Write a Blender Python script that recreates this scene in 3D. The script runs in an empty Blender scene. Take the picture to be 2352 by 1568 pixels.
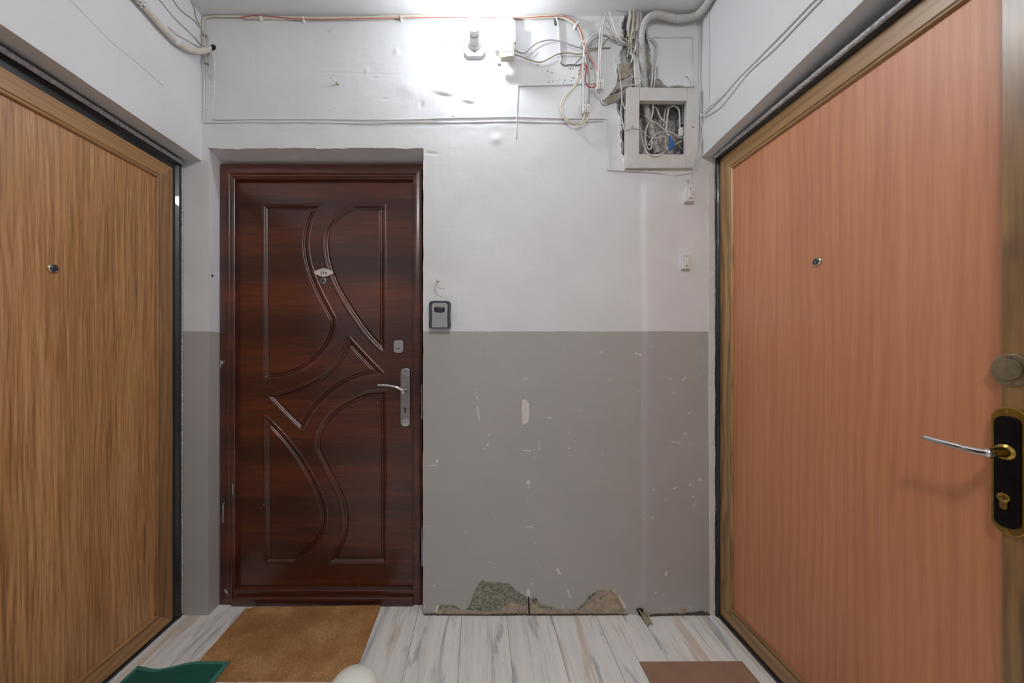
import bpy, bmesh, math, random
import numpy as np
from mathutils import Vector, Matrix

scene = bpy.context.scene
COL = scene.collection

# ------------------------------------------------------------------ camera
F, CX, CY = 800.0, 1100.0, 803.0          # focal length and principal point in pixels of a 2352x1568 frame
H = 1.192                                  # camera height
D = F / 511.0                              # distance of the back wall
cam_d = bpy.data.cameras.new('camera')
cam_d.sensor_width = 36.0
cam_d.lens = F / 2352.0 * 36.0
cam_d.shift_x = (1176 - CX) / 2352.0
cam_d.shift_y = (CY - 784) / 2352.0
cam_d.clip_start = 0.02
cam_d.dof.use_dof = True
cam_d.dof.focus_distance = 1.6
cam_d.dof.aperture_fstop = 3.2
cam = bpy.data.objects.new('camera', cam_d)
cam.location = (0, 0, H)
cam.rotation_euler = (math.radians(90), 0, 0)
COL.objects.link(cam)
scene.camera = cam

# ------------------------------------------------------------------ light
world = bpy.data.worlds.new('corridor_air')
scene.world = world
world.use_nodes = True
bg = world.node_tree.nodes['Background']
bg.inputs[0].default_value = (1.0, 0.985, 0.97, 1)
bg.inputs[1].default_value = 0.0
BULB_STRENGTH = 365.0
BULB_COLOR = (0.90, 0.955, 1.0)
CEIL_LAMP_W = 138.0
REAR_FILL_W = 30.0  # strength of the added fill light far behind the camera
scene.view_settings.view_transform = 'Standard'
scene.view_settings.look = 'None'
scene.view_settings.gamma = 1.0
scene.view_settings.exposure = 0.0
scene.view_settings.use_curve_mapping = False

# ------------------------------------------------------------------ pixels to places
def at(px, py, Y):
    return Vector(((px - CX) / F * Y, Y, H - (py - CY) / F * Y))
def W(px, py, off=0.0):                    # a point "off" metres in front of the back wall
    return at(px, py, D - off)
def onX(px, py, X):                        # a point on a side wall
    return at(px, py, F * X / (px - CX))

# ------------------------------------------------------------------ mesh helpers
def world_off(o):
    v = Vector((0, 0, 0))
    while o is not None:
        v += Vector(o.location); o = o.parent
    return v

def obj(name, verts, faces, mat, parent=None, smooth=False, loc=None):
    """one mesh object; verts are world coordinates"""
    if parent is not None: base = world_off(parent); l = Vector((0, 0, 0))
    elif loc is not None: base = Vector(loc); l = base
    else: base = Vector((0, 0, 0)); l = base
    me = bpy.data.meshes.new(name)
    me.from_pydata([(v[0] - base[0], v[1] - base[1], v[2] - base[2]) for v in verts], [], faces)
    me.materials.append(mat)
    if smooth:
        me.polygons.foreach_set('use_smooth', [True] * len(me.polygons))
    me.update()
    o = bpy.data.objects.new(name, me)
    COL.objects.link(o)
    o.location = l
    if parent is not None: o.parent = parent
    return o

def fix_normals(o):
    bm = bmesh.new(); bm.from_mesh(o.data)
    bmesh.ops.recalc_face_normals(bm, faces=bm.faces)
    bm.to_mesh(o.data); bm.free()
    return o

def tag(o, label, cat, group=None, kind=None):
    o['label'] = label; o['category'] = cat
    if group: o['group'] = group
    if kind: o['kind'] = kind
    return o

def thing(name, label, cat, loc, group=None, kind=None):
    o = bpy.data.objects.new(name, None)
    o.empty_display_size = 0.05
    COL.objects.link(o); o.location = loc
    return tag(o, label, cat, group, kind)

def box_vf(lo, hi):
    x0, y0, z0 = lo; x1, y1, z1 = hi
    v = [(x0,y0,z0),(x1,y0,z0),(x1,y1,z0),(x0,y1,z0),(x0,y0,z1),(x1,y0,z1),(x1,y1,z1),(x0,y1,z1)]
    f = [(0,3,2,1),(4,5,6,7),(0,1,5,4),(1,2,6,5),(2,3,7,6),(3,0,4,7)]
    return v, f

def merge(*vfs):
    V, Fc = [], []
    for v, f in vfs:
        n = len(V); V += list(v); Fc += [tuple(i + n for i in t) for t in f]
    return V, Fc

def bevelled(name, verts, faces, mat, parent=None, width=0.002, seg=2, loc=None, smooth=True):
    o = obj(name, verts, faces, mat, parent, False, loc)
    bm = bmesh.new(); bm.from_mesh(o.data)
    bmesh.ops.recalc_face_normals(bm, faces=bm.faces)
    ed = [e for e in bm.edges if len(e.link_faces) == 2 and e.calc_face_angle(0) > 0.5]
    bmesh.ops.bevel(bm, geom=ed, offset=width, segments=seg, profile=0.5, affect='EDGES', clamp_overlap=True)
    bm.to_mesh(o.data); bm.free()
    return o

def box(name, lo, hi, mat, parent=None, bev=0.0, loc=None):
    v, f = box_vf(lo, hi)
    if bev > 0: return bevelled(name, v, f, mat, parent, bev, 2, loc)
    return obj(name, v, f, mat, parent, False, loc)

def prism_vf(outline, a, b):
    """outline: list of 3d points, extruded from +a to +b (vectors)"""
    n = len(outline)
    v = [Vector(p) + Vector(a) for p in outline] + [Vector(p) + Vector(b) for p in outline]
    f = [tuple(range(n)), tuple(range(2 * n - 1, n - 1, -1))]
    f += [(i, i + n, (i + 1) % n + n, (i + 1) % n) for i in range(n)]
    return v, f

def catmull(pts, step=0.006):
    pts = [Vector(p) for p in pts]
    if len(pts) < 3:
        n = max(2, int((pts[1] - pts[0]).length / 0.05))
        return [pts[0].lerp(pts[1], i / n) for i in range(n + 1)]
    P = [pts[0] * 2 - pts[1]] + pts + [pts[-1] * 2 - pts[-2]]
    out = []
    for i in range(1, len(P) - 2):
        p0, p1, p2, p3 = P[i-1], P[i], P[i+1], P[i+2]
        n = max(2, min(14, int((p2 - p1).length / step)))
        for k in range(n):
            t = k / n
            out.append(0.5 * ((2*p1) + (p2-p0)*t + (2*p0-5*p1+4*p2-p3)*t*t + (3*p1-p0-3*p2+p3)*t**3))
    out.append(pts[-1])
    return out

def tube_vf(path, r, ns=8, caps=True):
    """path: list of points; r: radius or list/func(i, s)"""
    n = len(path)
    V, Fc = [], []
    prev = None
    s = 0.0
    for i in range(n):
        t = (path[min(i+1, n-1)] - path[max(i-1, 0)])
        if t.length < 1e-9: t = Vector((0, 0, 1))
        t.normalize()
        if prev is None:
            u = t.orthogonal().normalized()
        else:
            u = prev - t * prev.dot(t)
            if u.length < 1e-6: u = t.orthogonal()
            u.normalize()
        prev = u
        w = t.cross(u)
        if i: s += (path[i] - path[i-1]).length
        rr = r(s) if callable(r) else (r[i] if isinstance(r, (list, tuple)) else r)
        for k in range(ns):
            a = 2 * math.pi * k / ns
            V.append(path[i] + (u * math.cos(a) + w * math.sin(a)) * rr)
    for i in range(n - 1):
        for k in range(ns):
            k2 = (k + 1) % ns
            Fc.append((i*ns+k, i*ns+k2, (i+1)*ns+k2, (i+1)*ns+k))
    if caps:
        Fc.append(tuple(range(ns - 1, -1, -1)))
        Fc.append(tuple((n-1)*ns + k for k in range(ns)))
    return V, Fc

def tube(name, pts, r, mat, parent=None, ns=8, step=0.006, smooth_path=True, loc=None):
    path = catmull(pts, step) if smooth_path else [Vector(p) for p in pts]
    v, f = tube_vf(path, r, ns)
    return obj(name, v, f, mat, parent, True, loc)

def lathe_vf(profile, origin, axis, ns=24):
    """profile: [(radius, distance along axis)]"""
    ax = Vector(axis).normalized(); u = ax.orthogonal().normalized(); w = ax.cross(u)
    o = Vector(origin)
    V, Fc = [], []
    for r, d in profile:
        for k in range(ns):
            a = 2 * math.pi * k / ns
            V.append(o + ax * d + (u * math.cos(a) + w * math.sin(a)) * max(r, 1e-5))
    n = len(profile)
    for i in range(n - 1):
        for k in range(ns):
            k2 = (k + 1) % ns
            Fc.append((i*ns+k, i*ns+k2, (i+1)*ns+k2, (i+1)*ns+k))
    Fc.append(tuple(range(ns - 1, -1, -1)))
    Fc.append(tuple((n-1)*ns + k for k in range(ns)))
    return V, Fc

def lathe(name, profile, origin, axis, mat, parent=None, ns=24, smooth=True, loc=None):
    v, f = lathe_vf(profile, origin, axis, ns)
    o = obj(name, v, f, mat, parent, smooth, loc)
    fix_normals(o)
    if smooth:
        try: o.data.set_sharp_from_angle(angle=math.radians(40))
        except Exception: pass
    return o

def sharp(o, deg=35):
    try: o.data.set_sharp_from_angle(angle=math.radians(deg))
    except Exception: pass
    return o

# ------------------------------------------------------------------ numpy noise
_TAB = {}
def vnoise(x, y, seed=0):
    T = _TAB.get(seed)
    if T is None: T = _TAB[seed] = np.random.RandomState(seed).rand(256, 256)
    xi = np.floor(x).astype(int); yi = np.floor(y).astype(int)
    fx = x - xi; fy = y - yi
    fx = fx*fx*(3-2*fx); fy = fy*fy*(3-2*fy)
    a = T[xi % 256, yi % 256]; b = T[(xi+1) % 256, yi % 256]
    c = T[xi % 256, (yi+1) % 256]; d = T[(xi+1) % 256, (yi+1) % 256]
    return (a*(1-fx)+b*fx)*(1-fy)+(c*(1-fx)+d*fx)*fy - 0.5
def fbm(x, y, seed=0, o=4):
    v = 0; a = 1.0
    for i in range(o):
        v = v + a * vnoise(x*2**i, y*2**i, seed+i); a *= 0.5
    return v
def sstep(a, b, x):
    t = np.clip((x - a) / (b - a), 0, 1); return t*t*(3-2*t)
def poly_sd(px, py, poly):
    """signed distance, positive inside"""
    poly = np.array(poly, float); n = len(poly)
    d2 = np.full(px.shape, 1e18); inside = np.zeros(px.shape, bool)
    for i in range(n):
        ax, ay = poly[i]; bx, by = poly[(i+1) % n]
        ex, ey = bx-ax, by-ay
        t = np.clip(((px-ax)*ex+(py-ay)*ey)/(ex*ex+ey*ey+1e-12), 0, 1)
        dx = px-(ax+t*ex); dy = py-(ay+t*ey)
        d2 = np.minimum(d2, dx*dx+dy*dy)
        c = ((ay > py) != (by > py))
        with np.errstate(divide='ignore', invalid='ignore'):
            xc = ex*(py-ay)/(ey if abs(ey) > 1e-12 else 1e-12)+ax
        inside ^= (c & (px < xc))
    return np.where(inside, 1, -1)*np.sqrt(d2)

# ------------------------------------------------------------------ materials
def mat_new(name):
    m = bpy.data.materials.new(name); m.use_nodes = True
    nt = m.node_tree
    return m, nt, nt.nodes['Principled BSDF']

def rgb(r, g, b):                          # sRGB 0-255 to linear
    f = lambda c: (c/255/12.92) if c/255 <= 0.04045 else ((c/255+0.055)/1.055)**2.4
    return (f(r), f(g), f(b), 1.0)

def N(nt, typ, **kw):
    n = nt.nodes.new(typ)
    for k, v in kw.items():
        if k.startswith('i_'):
            n.inputs[int(k[2:]) if k[2:].isdigit() else k[2:]].default_value = v
        else: setattr(n, k, v)
    return n
def L(nt, a, b): nt.links.new(a, b)
def ramp(nt, fac, stops):
    r = nt.nodes.new('ShaderNodeValToRGB'); e = r.color_ramp.elements
    while len(e) < len(stops): e.new(0.5)
    for i, (p, c) in enumerate(stops):
        e[i].position = p; e[i].color = c if len(c) == 4 else (*c, 1)
    L(nt, fac, r.inputs[0]); return r
def pos_scaled(nt, sc, rnd=False):
    g = N(nt, 'ShaderNodeNewGeometry')
    m = N(nt, 'ShaderNodeVectorMath', operation='MULTIPLY'); m.inputs[1].default_value = sc
    if rnd:
        oi = N(nt, 'ShaderNodeObjectInfo')
        mu = N(nt, 'ShaderNodeMath', operation='MULTIPLY'); mu.inputs[1].default_value = 37.0
        L(nt, oi.outputs['Random'], mu.inputs[0])
        ad = N(nt, 'ShaderNodeVectorMath', operation='ADD')
        L(nt, g.outputs['Position'], ad.inputs[0]); L(nt, mu.outputs[0], ad.inputs[1])
        L(nt, ad.outputs[0], m.inputs[0])
    else:
        L(nt, g.outputs['Position'], m.inputs[0])
    return m.outputs[0]
def noise(nt, vec, scale=1.0, detail=4.0, rough=0.55, dist=0.0):
    n = N(nt, 'ShaderNodeTexNoise')
    n.inputs['Scale'].default_value = scale; n.inputs['Detail'].default_value = detail
    n.inputs['Roughness'].default_value = rough; n.inputs['Distortion'].default_value = dist
    L(nt, vec, n.inputs['Vector']); return n.outputs['Fac']
def mixc(nt, fac, a, b, blend='MIX'):
    m = N(nt, 'ShaderNodeMix', data_type='RGBA', blend_type=blend)
    for s, v in ((m.inputs['Factor'], fac), (m.inputs['A'], a), (m.inputs['B'], b)):
        if hasattr(v, 'is_linked'): L(nt, v, s)
        else: s.default_value = v
    return m.outputs['Result']
def math_(nt, op, a, b=None, c=None, clamp=False):
    m = N(nt, 'ShaderNodeMath', operation=op, use_clamp=clamp)
    for i, v in enumerate((a, b, c)):
        if v is None: continue
        if hasattr(v, 'is_linked'): L(nt, v, m.inputs[i])
        else: m.inputs[i].default_value = v
    return m.outputs[0]
def bump(nt, bsdf, h, strength=0.3, dist=0.002):
    b = N(nt, 'ShaderNodeBump'); b.inputs['Strength'].default_value = strength
    b.inputs['Distance'].default_value = dist
    L(nt, h, b.inputs['Height']); L(nt, b.outputs[0], bsdf.inputs['Normal'])

def plain(name, col, rough=0.5, metal=0.0, var=0.08, vscale=30.0, bmp=0.0, coat=0.0):
    m, nt, b = mat_new(name)
    n = noise(nt, pos_scaled(nt, (1, 1, 1)), vscale, 5)
    c2 = tuple(min(1, c*(1-2*var)) for c in col[:3]) + (1,)
    c1 = tuple(min(1, c*(1+var)) for c in col[:3]) + (1,)
    r = ramp(nt, n, [(0.3, c2), (0.7, c1)])
    L(nt, r.outputs[0], b.inputs['Base Color'])
    b.inputs['Roughness'].default_value = rough; b.inputs['Metallic'].default_value = metal
    b.inputs['Coat Weight'].default_value = coat
    if bmp: bump(nt, b, n, bmp, 0.002)
    return m

WHITE = (0.80, 0.80, 0.805, 1)
def wall_paint(name, dado=True, raw=False):
    m, nt, b = mat_new(name)
    p = pos_scaled(nt, (1, 1, 1))
    n1 = noise(nt, p, 3.0, 5); n2 = noise(nt, p, 90.0, 4)
    white = ramp(nt, n1, [(0.3, (0.725, 0.735, 0.755)), (0.7, (0.795, 0.805, 0.825))]).outputs[0]
    # brushed streaks run up the wall
    st = noise(nt, pos_scaled(nt, (55, 55, 2.2)), 1.0, 4)
    stz = noise(nt, pos_scaled(nt, (3.0, 3.0, 50)), 1.0, 4)
    hb = math_(nt, 'ADD', math_(nt, 'MULTIPLY', n2, 0.5), math_(nt, 'MULTIPLY', math_(nt, 'ADD', st, stz), 0.6))
    col = white; rough = 0.55
    if dado:
        sx = N(nt, 'ShaderNodeSeparateXYZ'); L(nt, p, sx.inputs[0])
        wob = math_(nt, 'MULTIPLY', math_(nt, 'SUBTRACT', noise(nt, pos_scaled(nt, (22, 22, 0.2)), 1.0, 4), 0.5), 0.006)
        zz = math_(nt, 'ADD', sx.outputs['Z'], wob)
        fac = math_(nt, 'LESS_THAN', zz, 1.2745)
        g1 = noise(nt, pos_scaled(nt, (1.1, 1.1, 0.8)), 2.0, 4)
        g2 = noise(nt, pos_scaled(nt, (2, 2, 45)), 1.0, 3)
        grey = ramp(nt, math_(nt, 'ADD', math_(nt, 'MULTIPLY', g1, 0.75), math_(nt, 'MULTIPLY', g2, 0.25)),
                    [(0.35, (0.425, 0.420, 0.403)), (0.65, (0.460, 0.438, 0.432))]).outputs[0]
        col = mixc(nt, fac, white, grey)
        L(nt, math_(nt, 'SUBTRACT', 0.55, math_(nt, 'MULTIPLY', fac, 0.1)), b.inputs['Roughness'])
    else:
        b.inputs['Roughness'].default_value = rough
    if raw:
        a = N(nt, 'ShaderNodeAttribute'); a.attribute_name = 'raw'
        cem = ramp(nt, noise(nt, p, 60.0, 6, 0.7), [(0.25, rgb(150, 147, 145)), (0.6, rgb(196, 194, 192)), (0.8, rgb(216, 214, 212))]).outputs[0]
        fr = ramp(nt, math_(nt, 'ADD', a.outputs['Fac'], math_(nt, 'MULTIPLY', math_(nt, 'SUBTRACT', n2, 0.5), 0.25)), [(0.45, (0, 0, 0)), (0.55, (1, 1, 1))]).outputs[0]
        col = mixc(nt, fr, col, cem)
    L(nt, col, b.inputs['Base Color'])
    bump(nt, b, hb, 0.22, 0.003)
    return m

def wood(name, across, along, light, dark, mid, ring=16.0, ringmix=0.55, fib=220.0, rough=0.4, coat=0.0, coat_rough=0.2, seed=0.0, blotch=None, bmp=0.08, low=(3.0, 0.35), spec=0.5, wob=None, contrast=1.0, fibw=0.45, grain=None, flecks=0.0):
    """vertical or lengthwise grain; across/along are axis indices"""
    m, nt, b = mat_new(name)
    def sc(a, l):
        v = [a, a, a]; v[along] = l; return tuple(v)
    off = N(nt, 'ShaderNodeVectorMath', operation='ADD')
    off.inputs[1].default_value = (seed, seed*1.7, seed*0.6)
    g = N(nt, 'ShaderNodeNewGeometry'); L(nt, g.outputs['Position'], off.inputs[0])
    def pv(s):
        q = N(nt, 'ShaderNodeVectorMath', operation='MULTIPLY'); q.inputs[1].default_value = s
        L(nt, off.outputs[0], q.inputs[0]); return q.outputs[0]
    n_low = noise(nt, pv(sc(*low)), 1.0, 3, 0.5)
    sx = N(nt, 'ShaderNodeSeparateXYZ'); L(nt, off.outputs[0], sx.inputs[0])
    ac = sx.outputs[across]
    ph = math_(nt, 'ADD', math_(nt, 'MULTIPLY', ac, ring*3.0), math_(nt, 'MULTIPLY', n_low, ring if wob is None else wob))
    jit = math_(nt, 'MULTIPLY', noise(nt, pv(sc(90, 5)), 1.0, 3), 1.6)
    rings = math_(nt, 'SINE', math_(nt, 'MULTIPLY', math_(nt, 'ADD', ph, math_(nt, 'MULTIPLY', jit, 0.35)), 6.2832))
    rings = math_(nt, 'MULTIPLY_ADD', rings, 0.5, 0.5)
    rings = math_(nt, 'POWER', rings, 2.2)
    fibre = noise(nt, pv(sc(fib, 6.0)), 1.0, 4, 0.6)
    tone = noise(nt, pv(sc(7.0, 0.5)), 1.0, 3, 0.6)
    amt = noise(nt, pv(sc(5.0, 1.2)), 1.0, 2)
    v = math_(nt, 'MULTIPLY', rings, math_(nt, 'MULTIPLY', amt, ringmix))
    v = math_(nt, 'ADD', v, math_(nt, 'MULTIPLY', fibre, fibw))
    v = math_(nt, 'ADD', v, math_(nt, 'MULTIPLY', tone, 0.55))
    if grain:
        gn = noise(nt, pv(sc(grain[0], grain[1])), 1.0, 5, 0.62, 0.9)
        v = math_(nt, 'ADD', v, math_(nt, 'MULTIPLY', math_(nt, 'SUBTRACT', gn, 0.5), grain[2]))
    if fibw != 0.45: v = math_(nt, 'SUBTRACT', v, (fibw - 0.45)*0.5)
    if contrast != 1.0: v = math_(nt, 'MULTIPLY_ADD', math_(nt, 'SUBTRACT', v, 0.6), contrast, 0.6)
    col = ramp(nt, v, [(0.36, light), (0.56, mid), (0.86, dark)]).outputs[0]
    if flecks:
        fl = ramp(nt, noise(nt, pv(sc(330, 11)), 1.0, 5, 0.7, 0.4), [(0.56, (0, 0, 0)), (0.68, (1, 1, 1))]).outputs[0]
        col = mixc(nt, math_(nt, 'MULTIPLY', fl, flecks), col, dark)
    if blotch:
        bl = noise(nt, pv(sc(1.2, 1.2)), 1.0, 3)
        col = mixc(nt, ramp(nt, bl, [(0.4, (0, 0, 0)), (0.7, (1, 1, 1))]).outputs[0], col, blotch, 'MULTIPLY')
    L(nt, col, b.inputs['Base Color'])
    b.inputs['Roughness'].default_value = rough
    b.inputs['Coat Weight'].default_value = coat; b.inputs['Coat Roughness'].default_value = coat_rough
    b.inputs['Specular IOR Level'].default_value = spec
    bump(nt, b, v, bmp, 0.0012)
    return m

M = {}
M['wall'] = wall_paint('painted_plaster_with_grey_dado', True, True)
M['white_wall'] = wall_paint('white_painted_plaster', True)
M['ceiling'] = wall_paint('ceiling_paint', False)
M['oak'] = wood('oak_veneer', 1, 2, rgb(212, 160, 108), rgb(112, 74, 42), rgb(182, 130, 82), ring=22.0, ringmix=0.22, fib=260, rough=0.42, coat=0.6, coat_rough=0.42, seed=3.1, low=(3.5, 0.6), wob=16.0, contrast=0.82, fibw=0.6, grain=(85, 2.6, 1.0), flecks=0.45)
M['oak_trim_v'] = wood('oak_trim_upright', 1, 2, rgb(170, 130, 88), rgb(112, 80, 50), rgb(146, 108, 70), ring=14, ringmix=0.35, rough=0.4, seed=8.3, fib=160)
M['oak_trim_h'] = wood('oak_trim_level', 2, 1, rgb(196, 150, 102), rgb(134, 98, 62), rgb(172, 130, 86), ring=14, ringmix=0.35, rough=0.4, seed=5.9, fib=160)
M['beech'] = wood('beech_veneer', 1, 2, rgb(220, 152, 106), rgb(172, 106, 68), rgb(204, 134, 92), ring=12.0, ringmix=0.22, fib=230, rough=0.45, coat=0.8, coat_rough=0.43, seed=1.7, low=(2.6, 0.5), wob=6.0, contrast=0.75, grain=(34, 1.2, 0.5), flecks=0.2)
M['ash_trim_v'] = wood('brown_trim_upright', 1, 2, rgb(198, 152, 92), rgb(122, 90, 52), rgb(170, 128, 76), ring=7, ringmix=0.5, rough=0.35, coat=1.0, coat_rough=0.30, seed=4.4, fib=120, low=(4, 1.2))
M['ash_trim_h'] = wood('brown_trim_level', 2, 1, rgb(190, 150, 100), rgb(126, 94, 58), rgb(166, 128, 82), ring=7, ringmix=0.4, rough=0.35, coat=0.5, coat_rough=0.22, seed=6.2, fib=120)
def walnut(name, across, along, seed):
    m = wood(name, across, along, rgb(108, 50, 28), rgb(42, 18, 14), rgb(72, 32, 21), ring=1.2, ringmix=0.35, fib=110, rough=0.30, coat=0.55, coat_rough=0.22, seed=seed, bmp=0.02, low=(2.0, 0.3))
    return m
M['walnut'] = walnut('dark_walnut_film', 2, 0, 2.2)
M['walnut_v'] = walnut('dark_walnut_film_frame', 2, 0, 7.7)
M['black_metal'] = plain('black_painted_steel', rgb(30, 31, 34), 0.35, 0.0, 0.2, 40, 0.05, 0.3)
M['rubber'] = plain('silvery_weather_seal', rgb(196, 198, 202), 0.4, 0.0, 0.3, 160, 0.5)
M['black_rubber'] = plain('black_rubber_seal', rgb(22, 22, 24), 0.45)
M['chrome'] = plain('chrome', (0.78, 0.78, 0.79, 1), 0.12, 1.0, 0.02)
M['nickel'] = plain('brushed_nickel', rgb(168, 164, 160), 0.32, 1.0, 0.05, 200)
M['steel_dull'] = plain('dull_steel', rgb(176, 176, 178), 0.4, 0.85, 0.05)
M['brass'] = plain('worn_brass', rgb(196, 164, 84), 0.26, 1.0, 0.12, 60)
M['pale_brass'] = plain('pale_brass', rgb(222, 214, 184), 0.2, 1.0, 0.08, 60)
M['antique'] = plain('antique_brass', rgb(168, 154, 126), 0.40, 0.75, 0.12, 60)
M['dark_plate'] = plain('black_chrome', rgb(52, 48, 52), 0.22, 0.9, 0.15, 80)
M['lens'] = plain('peephole_glass', rgb(70, 76, 90), 0.05, 0.3, 0.3, 300, 0, 1.0)
M['plastic'] = plain('white_plastic', rgb(232, 231, 228), 0.35, 0, 0.03)
M['aged_cream'] = plain('aged_cream_plastic', rgb(198, 192, 180), 0.45, 0, 0.05, 60)
M['plastic_dim'] = plain('off_white_plastic', rgb(206, 207, 208), 0.35, 0, 0.03)
M['plastic_old'] = plain('aged_white_plastic', rgb(226, 225, 223), 0.45, 0, 0.05, 60)
M['cream'] = plain('cream_cable', rgb(218, 211, 194), 0.45, 0, 0.05, 60)
M['white_cable'] = plain('white_cable', rgb(216, 215, 213), 0.42, 0, 0.05, 60)
M['painted_cable'] = plain('overpainted_cable', rgb(226, 226, 227), 0.5, 0, 0.04, 120, 0.1)
M['grey_cable'] = plain('grey_cable', rgb(170, 166, 160), 0.5, 0, 0.15, 80, 0.1)
M['tan_cable'] = plain('tan_cable', rgb(176, 166, 140), 0.5, 0, 0.1, 80)
M['dark_cable'] = plain('blackened_cable', rgb(96, 92, 92), 0.6, 0, 0.3, 120)
M['red'] = plain('red_wire', rgb(196, 72, 70), 0.4, 0, 0.08)
M['pink'] = plain('pink_wire', rgb(214, 160, 152), 0.4, 0, 0.08)
M['orange'] = plain('orange_copper', rgb(226, 164, 100), 0.4, 0, 0.1)
M['blue'] = plain('blue_tape', rgb(30, 98, 176), 0.4, 0, 0.12, 150, 0.2)
M['pvc'] = plain('grey_corrugated_pvc', rgb(206, 205, 203), 0.45, 0, 0.05, 50)
M['pipe'] = plain('cream_plastic_pipe', rgb(216, 208, 198), 0.4, 0, 0.04, 30)
M['frame_paint'] = plain('painted_steel_frame', rgb(212, 209, 206), 0.5, 0, 0.04, 25, 0.15)
M['dark_hole'] = plain('dark_hole', rgb(38, 36, 35), 0.9, 0, 0.2)
M['crack'] = plain('dusty_crack', rgb(96, 88, 80), 0.9, 0, 0.3, 90)
M['screw'] = plain('screw_steel', rgb(110, 108, 106), 0.4, 0.8)
M['bare'] = plain('bare_beige_plaster', rgb(176, 160, 142), 0.9, 0, 0.14, 45, 0.4)
M['old_green'] = plain('old_green_grey_paint', rgb(146, 147, 134), 0.75, 0, 0.36, 90, 0.3)
M['undercoat'] = plain('white_undercoat', rgb(222, 218, 212), 0.7, 0, 0.04, 60)
M['filler'] = plain('wall_filler', rgb(206, 204, 202), 0.8, 0, 0.04, 40, 0.3)
M['grey_light'] = plain('lighter_grey_paint', rgb(176, 177, 177), 0.5, 0, 0.05, 30)
M['lock_grey'] = plain('silver_grey_plastic', rgb(166, 167, 168), 0.35, 0.3, 0.03, 200)
M['lock_black'] = plain('charcoal_plastic', rgb(62, 62, 68), 0.35, 0, 0.05)
M['lock_slide'] = plain('dark_shutter', rgb(40, 42, 54), 0.3, 0, 0.1)
M['tag'] = plain('cream_number_plate', rgb(226, 219, 206), 0.35, 0, 0.03)
M['ink'] = plain('black_print', rgb(32, 30, 30), 0.5)
M['container'] = plain('white_container', rgb(238, 237, 230), 0.4, 0, 0.02)

def emission(name, col, strength):
    m = bpy.data.materials.new(name); m.use_nodes = True
    nt = m.node_tree; nt.nodes.clear()
    e = N(nt, 'ShaderNodeEmission'); e.inputs[0].default_value = (*col, 1); e.inputs[1].default_value = strength
    o = N(nt, 'ShaderNodeOutputMaterial'); L(nt, e.outputs[0], o.inputs[0]); return m
M['bulb'] = emission('lit_bulb', BULB_COLOR, BULB_STRENGTH)

def floor_mat():
    m, nt, b = mat_new('whitewashed_plank')
    base = ramp(nt, noise(nt, pos_scaled(nt, (26, 1.6, 1), True), 1.0, 5, 0.6), [(0.3, rgb(228, 228, 226)), (0.7, rgb(247, 246, 243))]).outputs[0]
    s1 = ramp(nt, noise(nt, pos_scaled(nt, (17, 1.2, 1), True), 1.0, 6, 0.62, 0.8), [(0.555, (0, 0, 0)), (0.62, (1, 1, 1))]).outputs[0]
    s2 = ramp(nt, noise(nt, pos_scaled(nt, (13, 1.4, 4), True), 1.3, 6, 0.64, 0.8), [(0.56, (0, 0, 0)), (0.62, (1, 1, 1))]).outputs[0]
    s3 = ramp(nt, noise(nt, pos_scaled(nt, (95, 5, 1), True), 1.0, 6, 0.7, 0.3), [(0.55, (0, 0, 0)), (0.72, (1, 1, 1))]).outputs[0]
    c = mixc(nt, math_(nt, 'MULTIPLY', s1, 0.6), base, rgb(206, 182, 156))
    c = mixc(nt, math_(nt, 'MULTIPLY', s2, 0.8), c, rgb(176, 182, 188))
    c = mixc(nt, math_(nt, 'MULTIPLY', s3, 0.45), c, rgb(160, 156, 150))
    L(nt, c, b.inputs['Base Color']); b.inputs['Roughness'].default_value = 0.38
    bump(nt, b, s3, 0.15, 0.0008)
    return m
M['plank'] = floor_mat()

def coir_mat():
    m, nt, b = mat_new('coir_fibre')
    p = pos_scaled(nt, (1, 1, 1))
    big = noise(nt, p, 5.0, 4); fine = noise(nt, p, 420.0, 4, 0.7); fine2 = noise(nt, pos_scaled(nt, (300, 90, 90)), 1.0, 4, 0.7, 1.5)
    v = math_(nt, 'ADD', math_(nt, 'MULTIPLY', big, 0.65), math_(nt, 'ADD', math_(nt, 'MULTIPLY', fine, 0.45), math_(nt, 'MULTIPLY', fine2, 0.60)))
    c = ramp(nt, v, [(0.55, rgb(112, 74, 42)), (0.83, rgb(194, 138, 82)), (1.0, rgb(236, 188, 130))]).outputs[0]
    L(nt, c, b.inputs['Base Color']); b.inputs['Roughness'].default_value = 0.95
    bump(nt, b, math_(nt, 'ADD', fine, fine2), 0.9, 0.004)
    return m
M['coir'] = coir_mat()
M['fibre'] = plain('coir_strand', rgb(182, 136, 84), 0.9, 0, 0.25, 60)
def pile_mat():
    m, nt, b = mat_new('green_pile')
    n = noise(nt, pos_scaled(nt, (1, 1, 1)), 500.0, 3, 0.7)
    L(nt, ramp(nt, n, [(0.3, rgb(14, 78, 66)), (0.7, rgb(32, 112, 96))]).outputs[0], b.inputs['Base Color'])
    b.inputs['Roughness'].default_value = 0.95
    bump(nt, b, n, 0.8, 0.003); return m
M['pile'] = pile_mat()
M['green_rubber'] = plain('green_rubber', rgb(66, 132, 118), 0.5, 0, 0.06, 80)
M['brown_mat'] = plain('brown_mat', rgb(156, 124, 102), 0.85, 0, 0.08, 12, 0.2)

# ================================================================== THE SETTING
XL, XR = -1.243, 0.998                     # faces of the side walls above the doors
XLD, XRD = -1.335, 1.075                   # faces of the side doors
CEIL = H + (CY - 37) / 511.0
YB = -3.20                                 # corridor goes on behind the camera
OX0, OX1, OZ1 = -1.2155, -0.2510, 2.094    # niche of the middle door in the back wall
YF = 1.630                                 # face of its frame

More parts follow.
